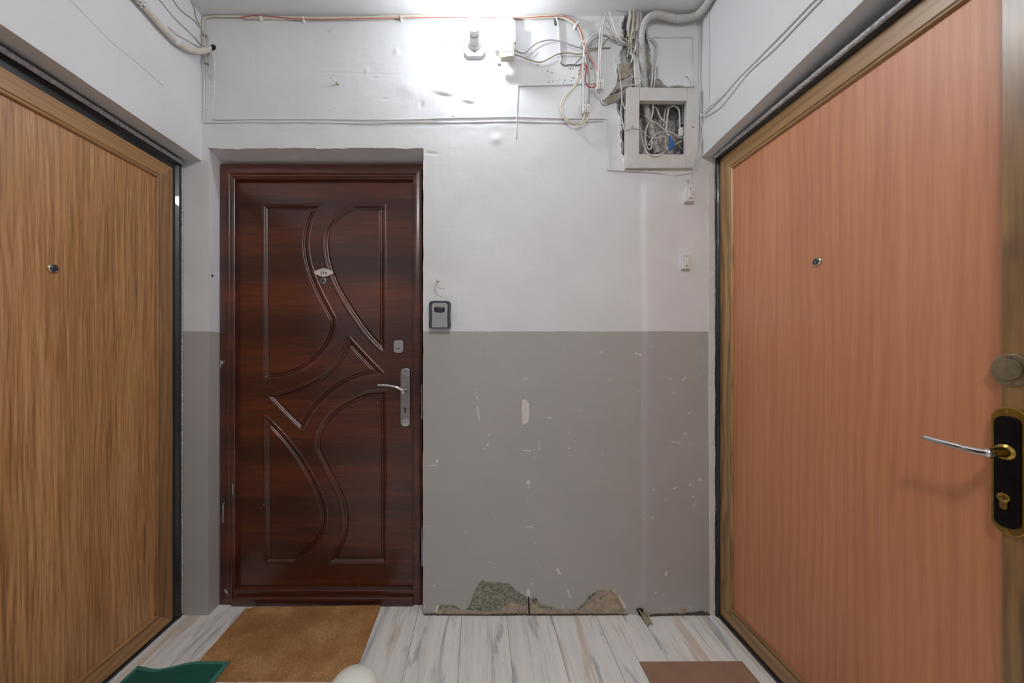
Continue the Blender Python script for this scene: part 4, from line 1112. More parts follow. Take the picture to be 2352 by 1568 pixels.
# pipe from the left wall bending into the end wall
_p0 = at(262, -60, 1.165)
pth = catmull([Vector((_p0.x, -1.2, _p0.z)), Vector((_p0.x, -0.3, _p0.z)), Vector((_p0.x, 0.6, _p0.z)), Vector((_p0.x, _p0.y - 0.15, _p0.z)), Vector((_p0.x, _p0.y - 0.05, _p0.z)), _p0, at(300, -20, 1.222), at(335, 19, 1.278), at(370, 60, 1.339), at(404, 94, 1.404), at(436, 114, 1.468), at(463, 117.5, 1.525), at(480, 112.5, 1.560), at(491, 108.5, 1.590)], 0.012)
v, f = tube_vf(pth, 0.0112, 16)
pipe = obj('conduit_pipe', v, f, M['pipe'], None, True, loc=pth[0])
tag(pipe, 'cream plastic pipe along the left wall bending into the end wall', 'pipe')
def ring_on(name, path, i, r0, w_, mat, parent, ns=18):
    p = path[i]; t = (path[min(i+1, len(path)-1)] - path[max(0, i-1)]).normalized()
    return lathe(name, [(r0-0.002, -w_/2), (r0, -w_/2), (r0+0.0008, 0), (r0, w_/2), (r0-0.002, w_/2)], p, t, mat, parent, ns)
def near_i(path, p): return min(range(len(path)), key=lambda i: (path[i]-p).length)
i_ = near_i(pth, at(330, 8, 1.268))
for k in range(3): ring_on('metal_sleeve', pth, max(1, i_ - 1 + k - 1), 0.0128, 0.006, M['chrome'], pipe)
c_ = pth[near_i(pth, at(404, 94, 1.404))]
i2 = near_i(pth, at(407, 96, 1.41)); ring_on('strap', pth, i2, 0.0122, 0.016, M['plastic'], pipe)
hc = W(489.5, 109.5)
lathe('wall_hole', [(0.0140, 0), (0.013, 0.0012), (0.0, 0.0014)], (hc.x, D - 0.001, hc.z), (0, -1, 0), M['dark_hole'], wall_back, 18)

# thin overpainted wires on the left wall
def wall_wire(pts, X, off, r, label, mat='painted_cable'):
    s = 1 if X < 0 else -1
    P = [onX(a, b, X + s*off) for a, b in pts]
    if min(b for a, b in pts) < -10: P = [Vector((P[0].x, y_, P[0].z)) for y_ in (-1.7, -0.6, 0.2, P[0].y - 0.14, P[0].y - 0.04)] + P
    path = catmull(P, 0.02); v, f = tube_vf(path, r, 6)
    o = obj('thin_wire', v, f, M[mat], None, True, loc=P[0]); tag(o, label, 'cable')
wall_wire([(140,-20),(160,0),(190,28),(215,55),(240,80),(257,97),(300,132),(340,166),(374,196)], XL, 0.0016, 0.0016, 'thin overpainted wire slanting across the left wall toward the oak door')
wall_wire([(345,-25),(367,0),(395,35),(420,60),(445,84),(462,104)], XL, 0.003, 0.0016, 'thin wire on the left wall just above the cream pipe', 'grey_cable')
wall_wire([(380,-25),(398,0),(412,20),(427,33),(442,43),(452,53),(460,64)], XL, 0.003, 0.0016, 'wavy thin wire on the left wall, second above the cream pipe', 'grey_cable')
wall_wire([(424,-20),(437,0),(446,18),(449,30),(451,42),(458,56)], XL, 0.003, 0.0018, 'thin wire on the left wall close under the ceiling', 'grey_cable')
wall_wire([(330,8),(345,32),(358,50),(370,61),(381,66)], XL, 0.006, 0.0020, 'short grey wire hanging slack behind the cream pipe', 'grey_cable')
wall_wire([(388,62),(404,78),(420,87),(436,96),(450,104),(462,111)], XL, 0.004, 0.0020, 'short cream wire running above the bend of the cream pipe', 'cream')

# corrugated conduit
cp = [W(1509, 352, -0.055), W(1500, 318, -0.050), W(1491, 280, -0.042), W(1484, 245, -0.034), W(1482, 222, -0.027), W(1480, 198, -0.021), W(1476.5, 160, 0.004), W(1472.5, 115, 0.026), W(1472.5, 82, 0.032), W(1478, 57, 0.032), W(1489, 42, 0.032), W(1507, 34.5, 0.030), W(1530, 38.5, 0.026), W(1555, 43.5, 0.022), W(1580, 42, 0.022), W(1597, 36, 0.026), Vector((0.968, 1.505, 2.662)), Vector((0.9765, 1.44, 2.672)), Vector((0.9785, 1.30, 2.673)), Vector((0.9785, 1.0, 2.673)), Vector((0.9785, 0.6, 2.673)), Vector((0.9785, -0.6, 2.673))]
fine = catmull(cp, 0.004)
# resample evenly
def resample(path, step):
    out = [path[0]]; acc = 0.0
    for a, b in zip(path[:-1], path[1:]):
        Ls = (b-a).length; t = step - acc
        while t <= Ls: out.append(a.lerp(b, t/Ls)); t += step
        acc = (acc + Ls) % step
    return out
fine = resample(fine, 0.00135)
v, f = tube_vf(fine, lambda s: 0.0143 + 0.0013*math.sin(s*2*math.pi/0.0054), 14)
o = obj('corrugated_conduit', v, f, M['pvc'], None, True, loc=cp[0]); tag(o, 'light grey corrugated conduit curving up from the box and along the ceiling corner', 'conduit')
iT = near_i(fine, W(1593, 38, 0.026)); ring_on('tie', fine, iT, 0.0160, 0.004, M['cream'], o)

# bundle of cut cables hanging out of the hole under the ceiling
rs = random.Random(7)
spec = [(1439, 92), (1441, 131), (1443, 84), (1445, 122), (1447, 112), (1449, 98), (1450, 116), (1452, 128), (1453, 90), (1455, 120), (1456, 106), (1458, 112), (1459, 96), (1460, 118), (1461, 86), (1462, 108), (1463, 124), (1464, 98), (1465, 112), (1466, 90), (1467, 104), (1468, 118), (1469, 84), (1470, 98), (1441, 70), (1446, 78), (1451, 82), (1457, 88), (1454, 74), (1460, 72), (1444, 104), (1448, 126), (1466, 76), (1471, 66)]
for k, (ex, ey) in enumerate(spec):
    sx_ = 1447 + (ex - 1438)*0.84 + rs.uniform(-2.5, 2.5)
    o0 = rs.uniform(0.002, 0.034)
    P = [W(sx_, 11 + rs.uniform(0, 2), -0.030 + o0*0.6), W(sx_ + (ex-sx_)*0.2 - 1, 24, -0.006 + o0)]
    nst = max(2, int((ey-24)/14))
    for j in range(1, nst):
        t = j/nst; P.append(W(sx_ + (ex-sx_)*(0.2+0.8*t) + rs.uniform(-1.6, 1.6), 24 + (ey-24)*t, 0.004 + o0 + rs.uniform(-0.003, 0.003)))
    P.append(W(ex, ey, 0.006 + o0))
    ck = rs.choice(['grey', 'white', 'white', 'tan'])
    cable('cut_cable', P, rs.choice([0.0026, 0.0030, 0.0036]), M[ck + '_cable'], 'cut ' + ck + ' cable end hanging from the ragged hole under the ceiling', 'cut cable ends in the ceiling hole', ns=6)
cable('cut_cable', [(1464,75,.02),(1461,95,.024),(1456,120,.024),(1449.5,144,.022)], 0.0036, M['white_cable'], 'longest cut white cable end slanting out of the cable bundle')
cable('cut_cable', [(1484,55,.004),(1486,80,.008),(1489,95,.012),(1494,116,.014)], 0.0032, M['white_cable'], 'cut white cable end hanging just right of the corrugated conduit')
# stout white feeds from bundle to box
for k in range(3):
    cable('feed_cable', [(1457+k*1.5,108,.010),(1457.5+k*3.2,135,.013),(1459+k*4,170,.014),(1461+k*4,196,.008),(1462+k*4,215,-.03)], 0.0056, M['white_cable'], 'stout white feed cable running down into the electrical box', 'stout feeds above the electrical box')
cable('cable_tie', [(1451,176,.022),(1458,177,.026),(1466,176,.026),(1472,175,.022),(1472,184,.02),(1466,193,.015),(1458,196,.012),(1448,192,.008)], 0.0016, M['plastic'], 'loose white tie wrapped round the stout feed cables')
for k in range(2):
    cable('feed_cable', [(1486,86+k*5,.004),(1496-k*2,87+k*4,.008),(1506-k*3,95+k*3,.010),(1511-k*3,110,.010),(1508-k*3,130,.008),(1506-k*6,150,.008),(1504-k*6,180,.008),(1502-k*6,199,.004),(1501-k*6,215,-.03)], 0.0030, M['white_cable'], 'white cable bowed out right of the conduit and down into the box', 'bowed white cables entering the box')
cable('feed_cable', [(1488,90,.002),(1488,130,.004),(1494,150,.006),(1496,175,.006),(1494,200,.002),(1494,215,-.03)], 0.0020, M['tan_cable'], 'thin tan cable behind the conduit going down into the box')
cable('feed_cable', [(1425,84,.01),(1437,90,.014),(1448,102,.022),(1460,113,.028),(1466,122,.03)], 0.0020, M['cream'], 'thin cream wire crossing the cable bundle above the box')
# big loops between bundle and terminals
cable('loop_cable', [(1452,100,.004),(1438,99,.012),(1427,94,.022),(1418,80,.03),(1409,55,.034),(1402,34,.034),(1397,26.5,.034),(1392,31,.034),(1386,58,.032),(1381.5,100,.03),(1379,140,.028),(1380,184,.022)], 0.0036, M['white_cable'], 'tall white loop cable rising highest beside the ceiling hole')
cable('loop_cable', [(1450,103,.002),(1434,102.5,.008),(1420,96,.016),(1411,78,.024),(1403,58,.028),(1395,47.5,.03),(1388,49,.03),(1381,62,.028),(1377,95,.026),(1375.5,140,.026),(1375,184,.022)], 0.0036, M['white_cable'], 'white loop cable just inside the tallest loop, down to the upper terminal')
cable('loop_cable', [(1448,104,.002),(1430,97,.008),(1412,90,.014),(1395,81.5,.02),(1377,78,.022),(1362,82,.024),(1350,95,.026),(1342,115,.028),(1339.5,150,.028),(1340,200,.026),(1340,244,.02)], 0.0036, M['white_cable'], 'arched white cable, outer one, dropping to the lower terminal')
cable('loop_cable', [(1446,102,.001),(1428,94,.006),(1412,86,.010),(1396,84,.014),(1380,83,.018),(1366,90,.02),(1355,102,.022),(1350.5,120,.022),(1350.5,150,.022),(1353,180,.022),(1354,210,.020),(1353,244,.018)], 0.0030, M['grey_cable'], 'arched grey cable, inner one, dropping to the lower terminal')
cable('sensor_lead', [(1184,116,.03),(1195,121,.02),(1206,121,.012),(1222,107,.012),(1240,96.5,.012),(1262,92,.012),(1285,94.5,.012),(1310,103.5,.012),(1330,109.5,.010),(1352,111,.008),(1378,110,.006),(1402,110,.004)], 0.0024, M['grey_cable'], 'grey sensor lead arching to the right, upper of two')
cable('sensor_lead', [(1183,126,.03),(1195,129,.022),(1210,135,.014),(1230,141.5,.012),(1245,142,.012),(1262,134,.012),(1282,124,.012),(1305,121.5,.012),(1325,124.5,.012),(1345,122,.010),(1362,114,.010),(1380,106,.010),(1393,92,.008),(1400,87,.006)], 0.0026, M['tan_cable'], 'tan sensor lead sagging to the right, lower of two')
cable('wire_ends', [(1206,121,.012),(1213,124,.014),(1219,118,.014),(1224,113,.012)], 0.0020, M['white_cable'], 'short twist of white wire ends right of the motion sensor')
cable('wire_duct', [(1276,41,.004),(1281,50,.006),(1283.5,70,.006),(1285,100,.006),(1286.5,120,.005),(1287.5,143,.004)], 0.0044, M['painted_cable'], 'painted upright cable stub left of the broken junction')
q = W(1276, 52)
v, f = prism_vf([W(*p) for p in ((1273.5, 40), (1278, 40), (1279, 56), (1275, 59), (1272.5, 54))], (0, 0.002, 0), (0, -0.006, 0)); o = bevelled('metal_bracket', v, f, M['dark_cable'], None, 0.001, 2, loc=q); tag(o, 'small dark metal bracket at the top of the painted stub', 'bracket')
cable('scorched_wire', [(1288,145,.003),(1296,150,.004),(1310,148.5,.004),(1322,149.5,.004),(1334,148,.004),(1342,142,.006)], 0.0020, M['dark_cable'], 'blackened wire running level into the broken junction')
cable('scorched_wire', [(1320,148,.004),(1327,140,.006),(1334,133,.006),(1342,133,.006),(1350,140,.006)], 0.0014, M['dark_cable'], 'small blackened wire loop above the broken junction')
# broken junction: a lump of plaster shards with stub ends
jn = thing('broken_junction', 'broken plaster junction with wire stubs between the cable loops', 'junction', W(1350, 152))
for k in range(14):
    a, b = rs.uniform(1338, 1363), rs.uniform(136, 164); r_ = rs.uniform(0.004, 0.008)
    q = wall_pt(a, b); bm = bmesh.new(); bmesh.ops.create_icosphere(bm, subdivisions=1, radius=r_)
    for vv in bm.verts: vv.co *= rs.uniform(0.6, 1.25)
    V = [q + vv.co for vv in bm.verts]; Fc = [tuple(x_.index for x_ in ff.verts) for ff in bm.faces]; bm.free()
    obj('plaster_shard', V, Fc, M[rs.choice(['filler', 'filler', 'grey_cable', 'undercoat'])], jn)
cable('level_cable', [(1187,258,.003),(1188.5,230,.003),(1189.5,203,.003),(1191,197.5,.003),(1210,196.5,.003),(1260,195.5,.003),(1310,193.5,.003),(1350,192,.004),(1368,190.5,.006)], 0.0024, M['painted_cable'], 'painted cable running level to the upper terminal and turning down')
cable('level_cable', [(1187.5,258,.006),(1187,280,.003),(1186.5,295,.003),(1185.5,318,.002)], 0.0020, M['painted_cable'], 'short painted upright cable crossing the level pair of cables')
cable('loop_wire', [(1337,150,.008),(1331,162,.016),(1327,180,.02),(1318,198,.022),(1303,214,.022),(1292,228,.022),(1287.5,243,.022),(1290,258,.022),(1297,273,.022),(1310,284,.022),(1322,287,.022),(1334,283,.022),(1341,272,.022),(1344,259,.02)], 0.0030, M['cream'], 'cream wire looping low round to the lower terminal, outer one')
cable('loop_wire', [(1341,150,.008),(1334,166,.018),(1329,184,.022),(1319,201,.026),(1306,215,.026),(1296,230,.026),(1291.5,244,.026),(1294,258,.026),(1302,272,.026),(1314,283,.026),(1328,286,.026),(1342,281,.026),(1351,271,.024),(1354,259,.02)], 0.0028, M['cream'], 'cream wire looping low round to the lower terminal, inner one')
cable('loop_wire', [(1336,148,.008),(1331.5,158,.018),(1329,172,.024)], 0.0030, M['pink'], 'short pink wire leaving the broken junction downwards')
cable('loop_wire', [(1344,148,.008),(1347,154,.018),(1346,166,.022),(1344,180,.022),(1346,192,.022),(1353,200,.022),(1362,200.5,.022),(1369,195,.022),(1372,188,.022)], 0.0024, M['red'], 'red wire looping from the broken junction to the upper terminal')
cable('loop_wire', [(1344,95,.02),(1352,118,.02),(1362,140,.02),(1369,160,.02),(1373.5,182,.02)], 0.0022, M['pink'], 'pink wire running beside the red one to the upper terminal')
cable('loop_wire', [(1368,203,.02),(1369,212,.018),(1374,220,.016),(1380,226,.012),(1384,232,.010)], 0.0024, M['white_cable'], 'short white wire out of the upper terminal, curved')
cable('loop_wire', [(1381,204,.02),(1381.5,215,.018),(1381,228,.012),(1383,236,.010),(1390,240,.008),(1398,238,.006),(1404,228,.002)], 0.0024, M['white_cable'], 'white wire out of the upper terminal hooking into the wall gap')
cable('loop_wire', [(1355,207,.02),(1362,205,.02),(1368,205,.02)], 0.0018, M['white_cable'], 'tiny white wire bridging below the upper terminal')
def terminal(name, px0, py0, px1, py1, off, poles, label):
    c_ = W((px0+px1)/2, (py0+py1)/2, off)
    t = thing(name, label, 'terminal', c_)
    w_ = (px1-px0)/poles
    for k in range(poles):
        a0 = px0 + k*w_ + 0.4; a1 = px0 + (k+1)*w_ - 0.4; mid = (a0+a1)/2
        v, f = prism_vf([W(a0, py0+2, off), W(a0+1, py0, off), W(a1-1, py0, off), W(a1, py0+2, off), W(a1, py1-2, off), W(a1-1, py1, off), W(a0+1, py1, off), W(a0, py1-2, off)], (0, 0.007, 0), (0, -0.007, 0))
        pole = bevelled('pole', v, f, M['plastic'], t, 0.0012, 2)
        for yy in (py0 + (py1-py0)*0.28, py0 + (py1-py0)*0.66):
            q = W(mid, yy, off + 0.0072)
            lathe('screw_well', [(w_*0.27/511, 0), (w_*0.27/511, 0.0015), (w_*0.17/511, 0.0016), (w_*0.15/511, 0.0003), (0.0, 0.0003)], q, (0, -1, 0), M['plastic'], pole, 14)
            lathe('screw', [(w_*0.15/511, 0), (0, 0.0012)], q, (0, -1, 0), M['screw'], pole, 10)
    return t
terminal('terminal_block', 1369.5, 184, 1387, 206, 0.022, 2, 'white two-pole terminal block, upper one, among the cable loops')
terminal('terminal_block', 1337.5, 241, 1355, 260, 0.022, 2, 'white two-pole terminal block, lower one, with cream loops below')
# ribbon of old wires stuffed into the gap beside the box
for k in range(6):
    cable('old_wire', [(1384+k*0.8, 236-k*1.0, .006),(1396, 238-k*2.6, .010),(1412, 231-k*2.8, .010),(1428, 219-k*1.6, .006),(1440, 208-k*1.5, -.01),(1446, 196-k*1.5, -.02)], 0.0022, M['tan_cable' if k % 2 else 'grey_cable'], 'old grey-tan wire of the ribbon stuffed into the gap left of the box', 'ribbon of old wires in the gap')
cable('stray_wire', [(1411,113,.004),(1412,135,.004),(1419,152,.006),(1424,180,.008),(1427,205,.010),(1428,228,.010),(1433,245,.006),(1438,252,.02)], 0.0026, M['white_cable'], 'white stray wire hanging down to the left side of the box')
def Z5(u, v): return (1400 + u/6.535, 180 + v/6.535)
def z5(pts, off): return [(*Z5(a, b), off if not callable(off) else off(i)) for i, (a, b) in enumerate(pts)]
cable('stray_wire', z5([(185,220),(188,330),(170,450),(176,560),(205,680),(225,772),(285,764),(345,742),(450,765),(520,820),(600,888),(680,906),(780,882),(840,840)], lambda i: (0.008, 0.008, 0.010, 0.012, 0.016, 0.020, 0.022, 0.024, 0.020, -0.005, -0.02, -0.02, -0.02, -0.03)[i]), 0.0018, M['white_cable'], 'thin white wire knotted over the left stile of the box')

# ---- electrical box: frame of four painted steel strips
eb = thing('electrical_box', 'open painted steel frame of the electrical box full of wires', 'electrical box', W(1520, 385, 0.0))
FO = 0.018
def strip_(name, pts):
    v, f = prism_vf([W(a, b, FO) for a, b in pts], (0, 0.024, 0), (0, 0, 0)); return bevelled(name, v, f, M['frame_paint'], eb, 0.0012, 2)
strip_('stile', [(1439.5, 203), (1442, 200), (1469.3, 200), (1467.3, 385.5), (1437.5, 385.5)])
strip_('stile', [(1578.6, 202), (1607, 202.5), (1606, 260), (1603, 330), (1594, 385), (1576.2, 385.2), (1576.8, 300)])
strip_('rail', [(1469.8, 200.5), (1578.2, 202), (1577.8, 231.5), (1469.4, 230.5)])
strip_('rail', [(1467.8, 354), (1576, 354.5), (1575.8, 385.2), (1467.4, 385.5)])
lathe('screw', [(0.004, 0), (0.0035, 0.0018), (0.0, 0.0022)], W(1453, 291.5, FO), (0, -1, 0), M['antique'], eb, 14)
lathe('bolt_hole', [(0.0032, 0), (0.0, 0.0006)], W(1592, 292, FO), (0, -1, 0), M['dark_hole'], eb, 12)
lab_in = ' inside the electrical box'
cable('box_wire', z5([(800,720),(815,690),(820,600),(845,450),(900,392),(980,375),(1060,380),(1095,412),(1100,480),(1100,572)], -0.035), 0.0038, M['white_cable'], 'thick white hooped cable, outer one,' + lab_in)
cable('box_wire', z5([(840,790),(852,720),(860,650),(870,540),(885,455),(925,418),(975,412),(1025,445),(1048,520),(1052,650),(1055,752)], -0.022), 0.0042, M['white_cable'], 'thick white hooped cable, inner one,' + lab_in)
cable('box_wire', z5([(640,330),(660,400),(715,470),(745,555),(780,612),(838,668),(856,722),(845,772),(800,838),(740,880),(650,902)], -0.030), 0.0036, M['white_cable'], 'white cable snaking down the middle' + lab_in)
cable('box_wire', z5([(612,330),(690,440),(735,510),(760,580)], -0.042), 0.0030, M['grey_cable'], 'grey cable behind the conduit' + lab_in)
cable('box_wire', z5([(652,330),(652,450),(640,560),(582,680),(548,770),(532,900),(546,1000),(575,1060),(610,1066),(632,1020),(636,930)], -0.012), 0.0036, M['white_cable'], 'white cable in a long U in front of the conduit' + lab_in)
cable('box_wire', z5([(625,330),(640,470),(615,590),(560,690),(528,800),(515,930),(530,1020),(565,1080)], -0.016), 0.0024, M['grey_cable'], 'thin grey wire along the long U cable' + lab_in)
cable('box_wire', z5([(525,550),(560,580),(610,630),(700,670),(780,730),(850,800),(900,868)], 0.002), 0.0022, M['cream'], 'cream wire crossing the conduit to the blue tape' + lab_in)
cable('box_wire', z5([(1160,890),(1100,892),(1030,880),(960,830),(870,795),(780,802),(700,840),(650,892),(600,970),(575,1010)], -0.015), 0.0028, M['white_cable'], 'white cable arched low across the middle' + lab_in)
cable('box_wire', z5([(450,710),(470,800),(490,920),(520,1030),(570,1120),(640,1160),(720,1165),(780,1138),(832,1098)], lambda i: (-0.005, -0.004, 0.0, 0.006, 0.018, 0.021, 0.021, 0.019, 0.0)[i]), 0.0026, M['white_cable'], 'white wire hanging over the bottom rail of the box')
cable('box_wire', z5([(900,1095),(868,1065),(842,1000),(846,920),(820,872),(760,892),(680,965),(585,1002),(610,950)], -0.006), 0.0022, M['cream'], 'cream wire looped under the blue tape' + lab_in)
cable('box_wire', z5([(1160,712),(1110,745),(1060,800),(1020,850)], -0.03), 0.0032, M['white_cable'], 'short white stub at the right' + lab_in)
cable('box_wire', z5([(1075,940),(1020,975),(965,1000)], -0.008), 0.0046, M['tan_cable'], 'stout tan cable end entering the blue tape' + lab_in)
cable('box_wire', z5([(1160,1090),(1100,1070),(1050,1020),(1010,940),(960,860)], -0.04), 0.0034, M['grey_cable'], 'grey cable in the lower right corner' + lab_in)
cable('box_wire', z5([(660,680),(690,760),(715,860),(735,980),(735,1090)], -0.055), 0.0034, M['grey_cable'], 'dusty grey upright cable at the back' + lab_in)
v, f = prism_vf([W(*Z5(a, b), 0.0) for a, b in ((895,868),(908,872),(925,930),(968,965),(965,1005),(940,1050),(912,1082),(885,1072),(900,1010),(908,950))], (0, 0.004, 0), (0, -0.006, 0))
o = bevelled('tape_wrap', v, f, M['blue'], None, 0.003, 3, loc=W(*Z5(920, 980), 0.0)); tag(o, 'blue insulating tape wrapped round a wire joint in the electrical box', 'tape')
terminal('terminal_block', *Z5(1034, 745), *Z5(1092, 872), -0.012, 1, 'white single terminal at the end of the inner hooped cable in the box')
v, f = prism_vf([W(*Z5(a, b), -0.024) for a, b in ((1075,580),(1135,572),(1142,690),(1080,702))], (0, 0.008, 0), (0, -0.008, 0))
o = bevelled('terminal_block', v, f, M['lock_grey'], None, 0.0012, 2, loc=W(*Z5(1108, 640), -0.024)); tag(o, 'grey terminal at the end of the outer hooped cable in the box', 'terminal')
tube('seam', [W(*Z5(1078, 642), -0.0155), W(*Z5(1140, 635), -0.0155)], 0.0007, M['ink'], o, 6)

# cables down the right corner and along the right wall
def rw(px, py, off=0.004): return onX(px, py, XR - off)
def rw_ext(px, py): q = rw(px, py); return [Vector((q.x, -1.6, q.z)), Vector((q.x, -0.4, q.z)), Vector((q.x, q.y - 0.15, q.z)), Vector((q.x, q.y - 0.04, q.z)), q]
cable('wall_cable', rw_ext(1905,-35) + [ rw(1870,0), rw(1815,58), rw(1760,115), rw(1700,176), rw(1655,226), rw(1628,252), rw(1619,262)], 0.0030, M['painted_cable'], 'cable along the right wall above the door, upper of the pair')
cable('wall_cable', rw_ext(1920,-35) + [ rw(1885,0), rw(1830,58), rw(1780,111), rw(1720,166), rw(1680,216), rw(1655,246), rw(1630,262), rw(1619,268)], 0.0030, M['painted_cable'], 'cable along the right wall above the door, lower of the pair')
cable('wall_cable', [rw(1628,-20), rw(1628,60), rw(1628.5,150), rw(1627,248)], 0.0016, M['painted_cable'], 'thin upright cable on the right wall near the corner')
cable('wall_cable', [rw(1652,225,.006), rw(1640,236,.008), rw(1628,246,.008), rw(1618,258,.008)], 0.0024, M['painted_cable'], 'short slack cable on the right wall near the box')
cable('corner_cable', [(1607.5,60,.003),(1607,120,.003),(1606.5,180,.004),(1607,200,.006),(1608,235,.008),(1608,266,.010)], 0.0024, M['painted_cable'], 'upright cable in the corner above the electrical box')
cable('corner_cable', [(1608.5,266,.012),(1612,285,.012),(1613,305,.012),(1610,330,.012),(1606,350,.010),(1601,372,.008),(1597,390,.006),(1591,400,.004),(1587,408,.004),(1585,418,.006),(1583,430,.010)], 0.0024, M['painted_cable'], 'cable dropping from the right wall past the box to the upper bell push')
cable('corner_cable', [(1609,268,.010),(1608,300,.008),(1607.5,340,.006),(1607.5,360,.005),(1607,372,.004)], 0.0026, M['painted_cable'], 'cable in the corner down the side of the box')
q = W(1609, 266, 0.010)
v, f = lathe_vf([(0.004, -0.006), (0.0075, -0.004), (0.008, 0.003), (0.005, 0.007)], q, (0.3, -0.2, 1), 10); o = obj('cable_knot', v, f, M['painted_cable'], None, True, loc=q); fix_normals(o); tag(o, 'painted knot where cables meet in the right corner', 'knot')
cable('curved_stub', [(1573,174,.003),(1580,174.5,.006),(1585,180,.008),(1589,188,.008),(1591,200,.006)], 0.0030, M['painted_cable'], 'short curved cable stub above the top right of the box')
cable('level_cable', [(1490,83,.003),(1500,85,.003),(1540,85.5,.003),(1583,85,.003),(1590,87,.003),(1592.5,93,.003),(1593,140,.003),(1593.5,198,.003)], 0.0024, M['painted_cable'], 'painted cable framing the wall above the box, level then upright')

# dowel with a bent screw in the end wall
q = wall_pt(776.5, 194)
dw = thing('wall_plug', 'pale wall plug with protruding screw above the walnut door', 'wall plug', q)
lathe('plug', [(0.0052, -0.004), (0.005, 0.010), (0.0035, 0.014), (0.0, 0.014)], q, (-0.25, -1, 0.1), M['tan_cable'], dw, 12)
tube('screw', [q + Vector((-0.002, -0.010, 0.001)), q + Vector((-0.016, -0.044, 0.000))], 0.0024, M['cream'], dw, 8)
q = wall_pt(1040, 270)
lathe_o = lathe('knock_out', [(0.008, -0.001), (0.008, 0.002), (0.0062, 0.003), (0.0055, 0.0015), (0.0, 0.0015)], q, (0, -1, 0), M['painted_cable'], None, 18, loc=q); tag(lathe_o, 'small painted ring sitting on the level pair of cables', 'ring')

# ---- bell pushes
def bell(px0, py0, px1, py1, off, label):
    c_ = W((px0+px1)/2, (py0+py1)/2)
    t = thing('bell_push', label, 'bell push', (c_.x, D, c_.z))
    p0, p1 = W(px0, py0, off), W(px1, py1, off)
    box('housing', (p0.x, D - off, p1.z), (p1.x, D + 0.004, p0.z), M['plastic_old'], t, 0.0022)
    mx, mz = (p0.x+p1.x)/2 - 0.002, (p0.z+p1.z)/2
    hh = (p0.z-p1.z)
    box('button_surround', (mx-0.0078, D-off-0.0012, mz-hh*0.30), (mx+0.0078, D-off+0.002, mz+hh*0.32), M['plastic_old'], t, 0.0008)
    V = [(mx-0.006, D-off-0.001, mz-hh*0.27), (mx+0.006, D-off-0.001, mz-hh*0.27), (mx+0.006, D-off-0.001, mz+hh*0.28), (mx-0.006, D-off-0.001, mz+hh*0.28),
         (mx-0.006, D-off-0.0062, mz-hh*0.26), (mx+0.006, D-off-0.0062, mz-hh*0.26), (mx+0.006, D-off-0.0022, mz+hh*0.27), (mx-0.006, D-off-0.0022, mz+hh*0.27)]
    bevelled('button', V, [(0,3,2,1),(4,5,6,7),(0,1,5,4),(1,2,6,5),(2,3,7,6),(3,0,4,7)], M['plastic_old'], t, 0.0008, 2)
    for dz in (0.40, -0.37): lathe('screw', [(0.0022, 0), (0.0018, 0.0006), (0.0, 0.0008)], (mx, D-off, mz+hh*dz), (0, -1, 0), M['screw'], t, 10)
    return t
bell(1576.5, 430, 1597, 461.5, 0.024, 'white box bell push, upper one, just below the electrical box')
bell(1568, 585, 1588, 617, 0.020, 'white box bell push, lower one, halfway up the wall by the right door')
q = wall_pt(1580.5, 416, 0.002)
bmk = bmesh.new(); bmesh.ops.create_icosphere(bmk, subdivisions=2, radius=0.008)
for vv in bmk.verts: vv.co.x *= 0.75 + rs.uniform(-.1, .1); vv.co.y *= 0.5; vv.co.z *= 1.1 + rs.uniform(-.1, .1)
o = obj('plaster_blob', [q + vv.co for vv in bmk.verts], [tuple(x_.index for x_ in ff.verts) for ff in bmk.faces], M['filler'], wall_back, True); bmk.free()

# ---- key lock box
kc = W(1012, 724)
kb = thing('key_lockbox', 'grey and charcoal key lockbox fixed beside the walnut door', 'lockbox', (kc.x, D, kc.z - 0.06))
def kpts(sx_, z_top, z_bot, off, waist):
    """outline with a slight waist: half width as a function of height"""
    pts = []
    prof_ = [(0.0, 0.62), (0.012, 0.80), (0.04, 0.94), (0.09, 0.995), (0.18, 1.0), (0.38, 0.965), (0.60, 0.955), (0.80, 0.985), (0.92, 1.0), (0.97, 0.98), (1.0, 0.90)]
    for t, w_ in prof_: pts.append((sx_*w_, z_top + (z_bot-z_top)*t))
    full = pts + [(-a, b) for a, b in reversed(pts)]
    return [Vector((kc.x + a, D - off, kc.z + b)) for a, b in full]
v, f = prism_vf(kpts(0.0475, 0.0605, -0.0590, 0.0, 1), (0, 0.002, 0), (0, -0.038, 0))
bevelled('body', v, f, M['lock_black'], kb, 0.006, 3)
v, f = prism_vf(kpts(0.0352, 0.0500, -0.0575, 0.0, 1), (0, -0.036, 0), (0, -0.0400, 0))
fp = bevelled('front_cover', v, f, M['lock_grey'], kb, 0.0014, 2)
def lens_pts(off, sx_, z0, z1):
    prof_ = [(-1, .25), (-.97, .6), (-.86, .85), (-.5, .97), (0, 1.02), (.5, .97), (.86, .85), (.97, .6), (1, .25), (.98, -.4), (.9, -.72), (.5, -.93), (0, -1), (-.5, -.93), (-.9, -.72), (-.98, -.4)]
    return [Vector((kc.x + a*sx_, D - off, kc.z + (z0+z1)/2 + b*(z1-z0)/2)) for a, b in prof_]
v, f = prism_vf(lens_pts(0.0405, 0.0268, 0.0048, 0.0372), (0, 0.001, 0), (0, -0.0006, 0)); obj('shutter_rim', v, f, M['plastic'], fp)
v, f = prism_vf(lens_pts(0.0413, 0.0248, 0.0066, 0.0354), (0, 0.001, 0), (0, -0.0020, 0)); bevelled('shutter', v, f, M['lock_slide'], fp, 0.0012, 2)
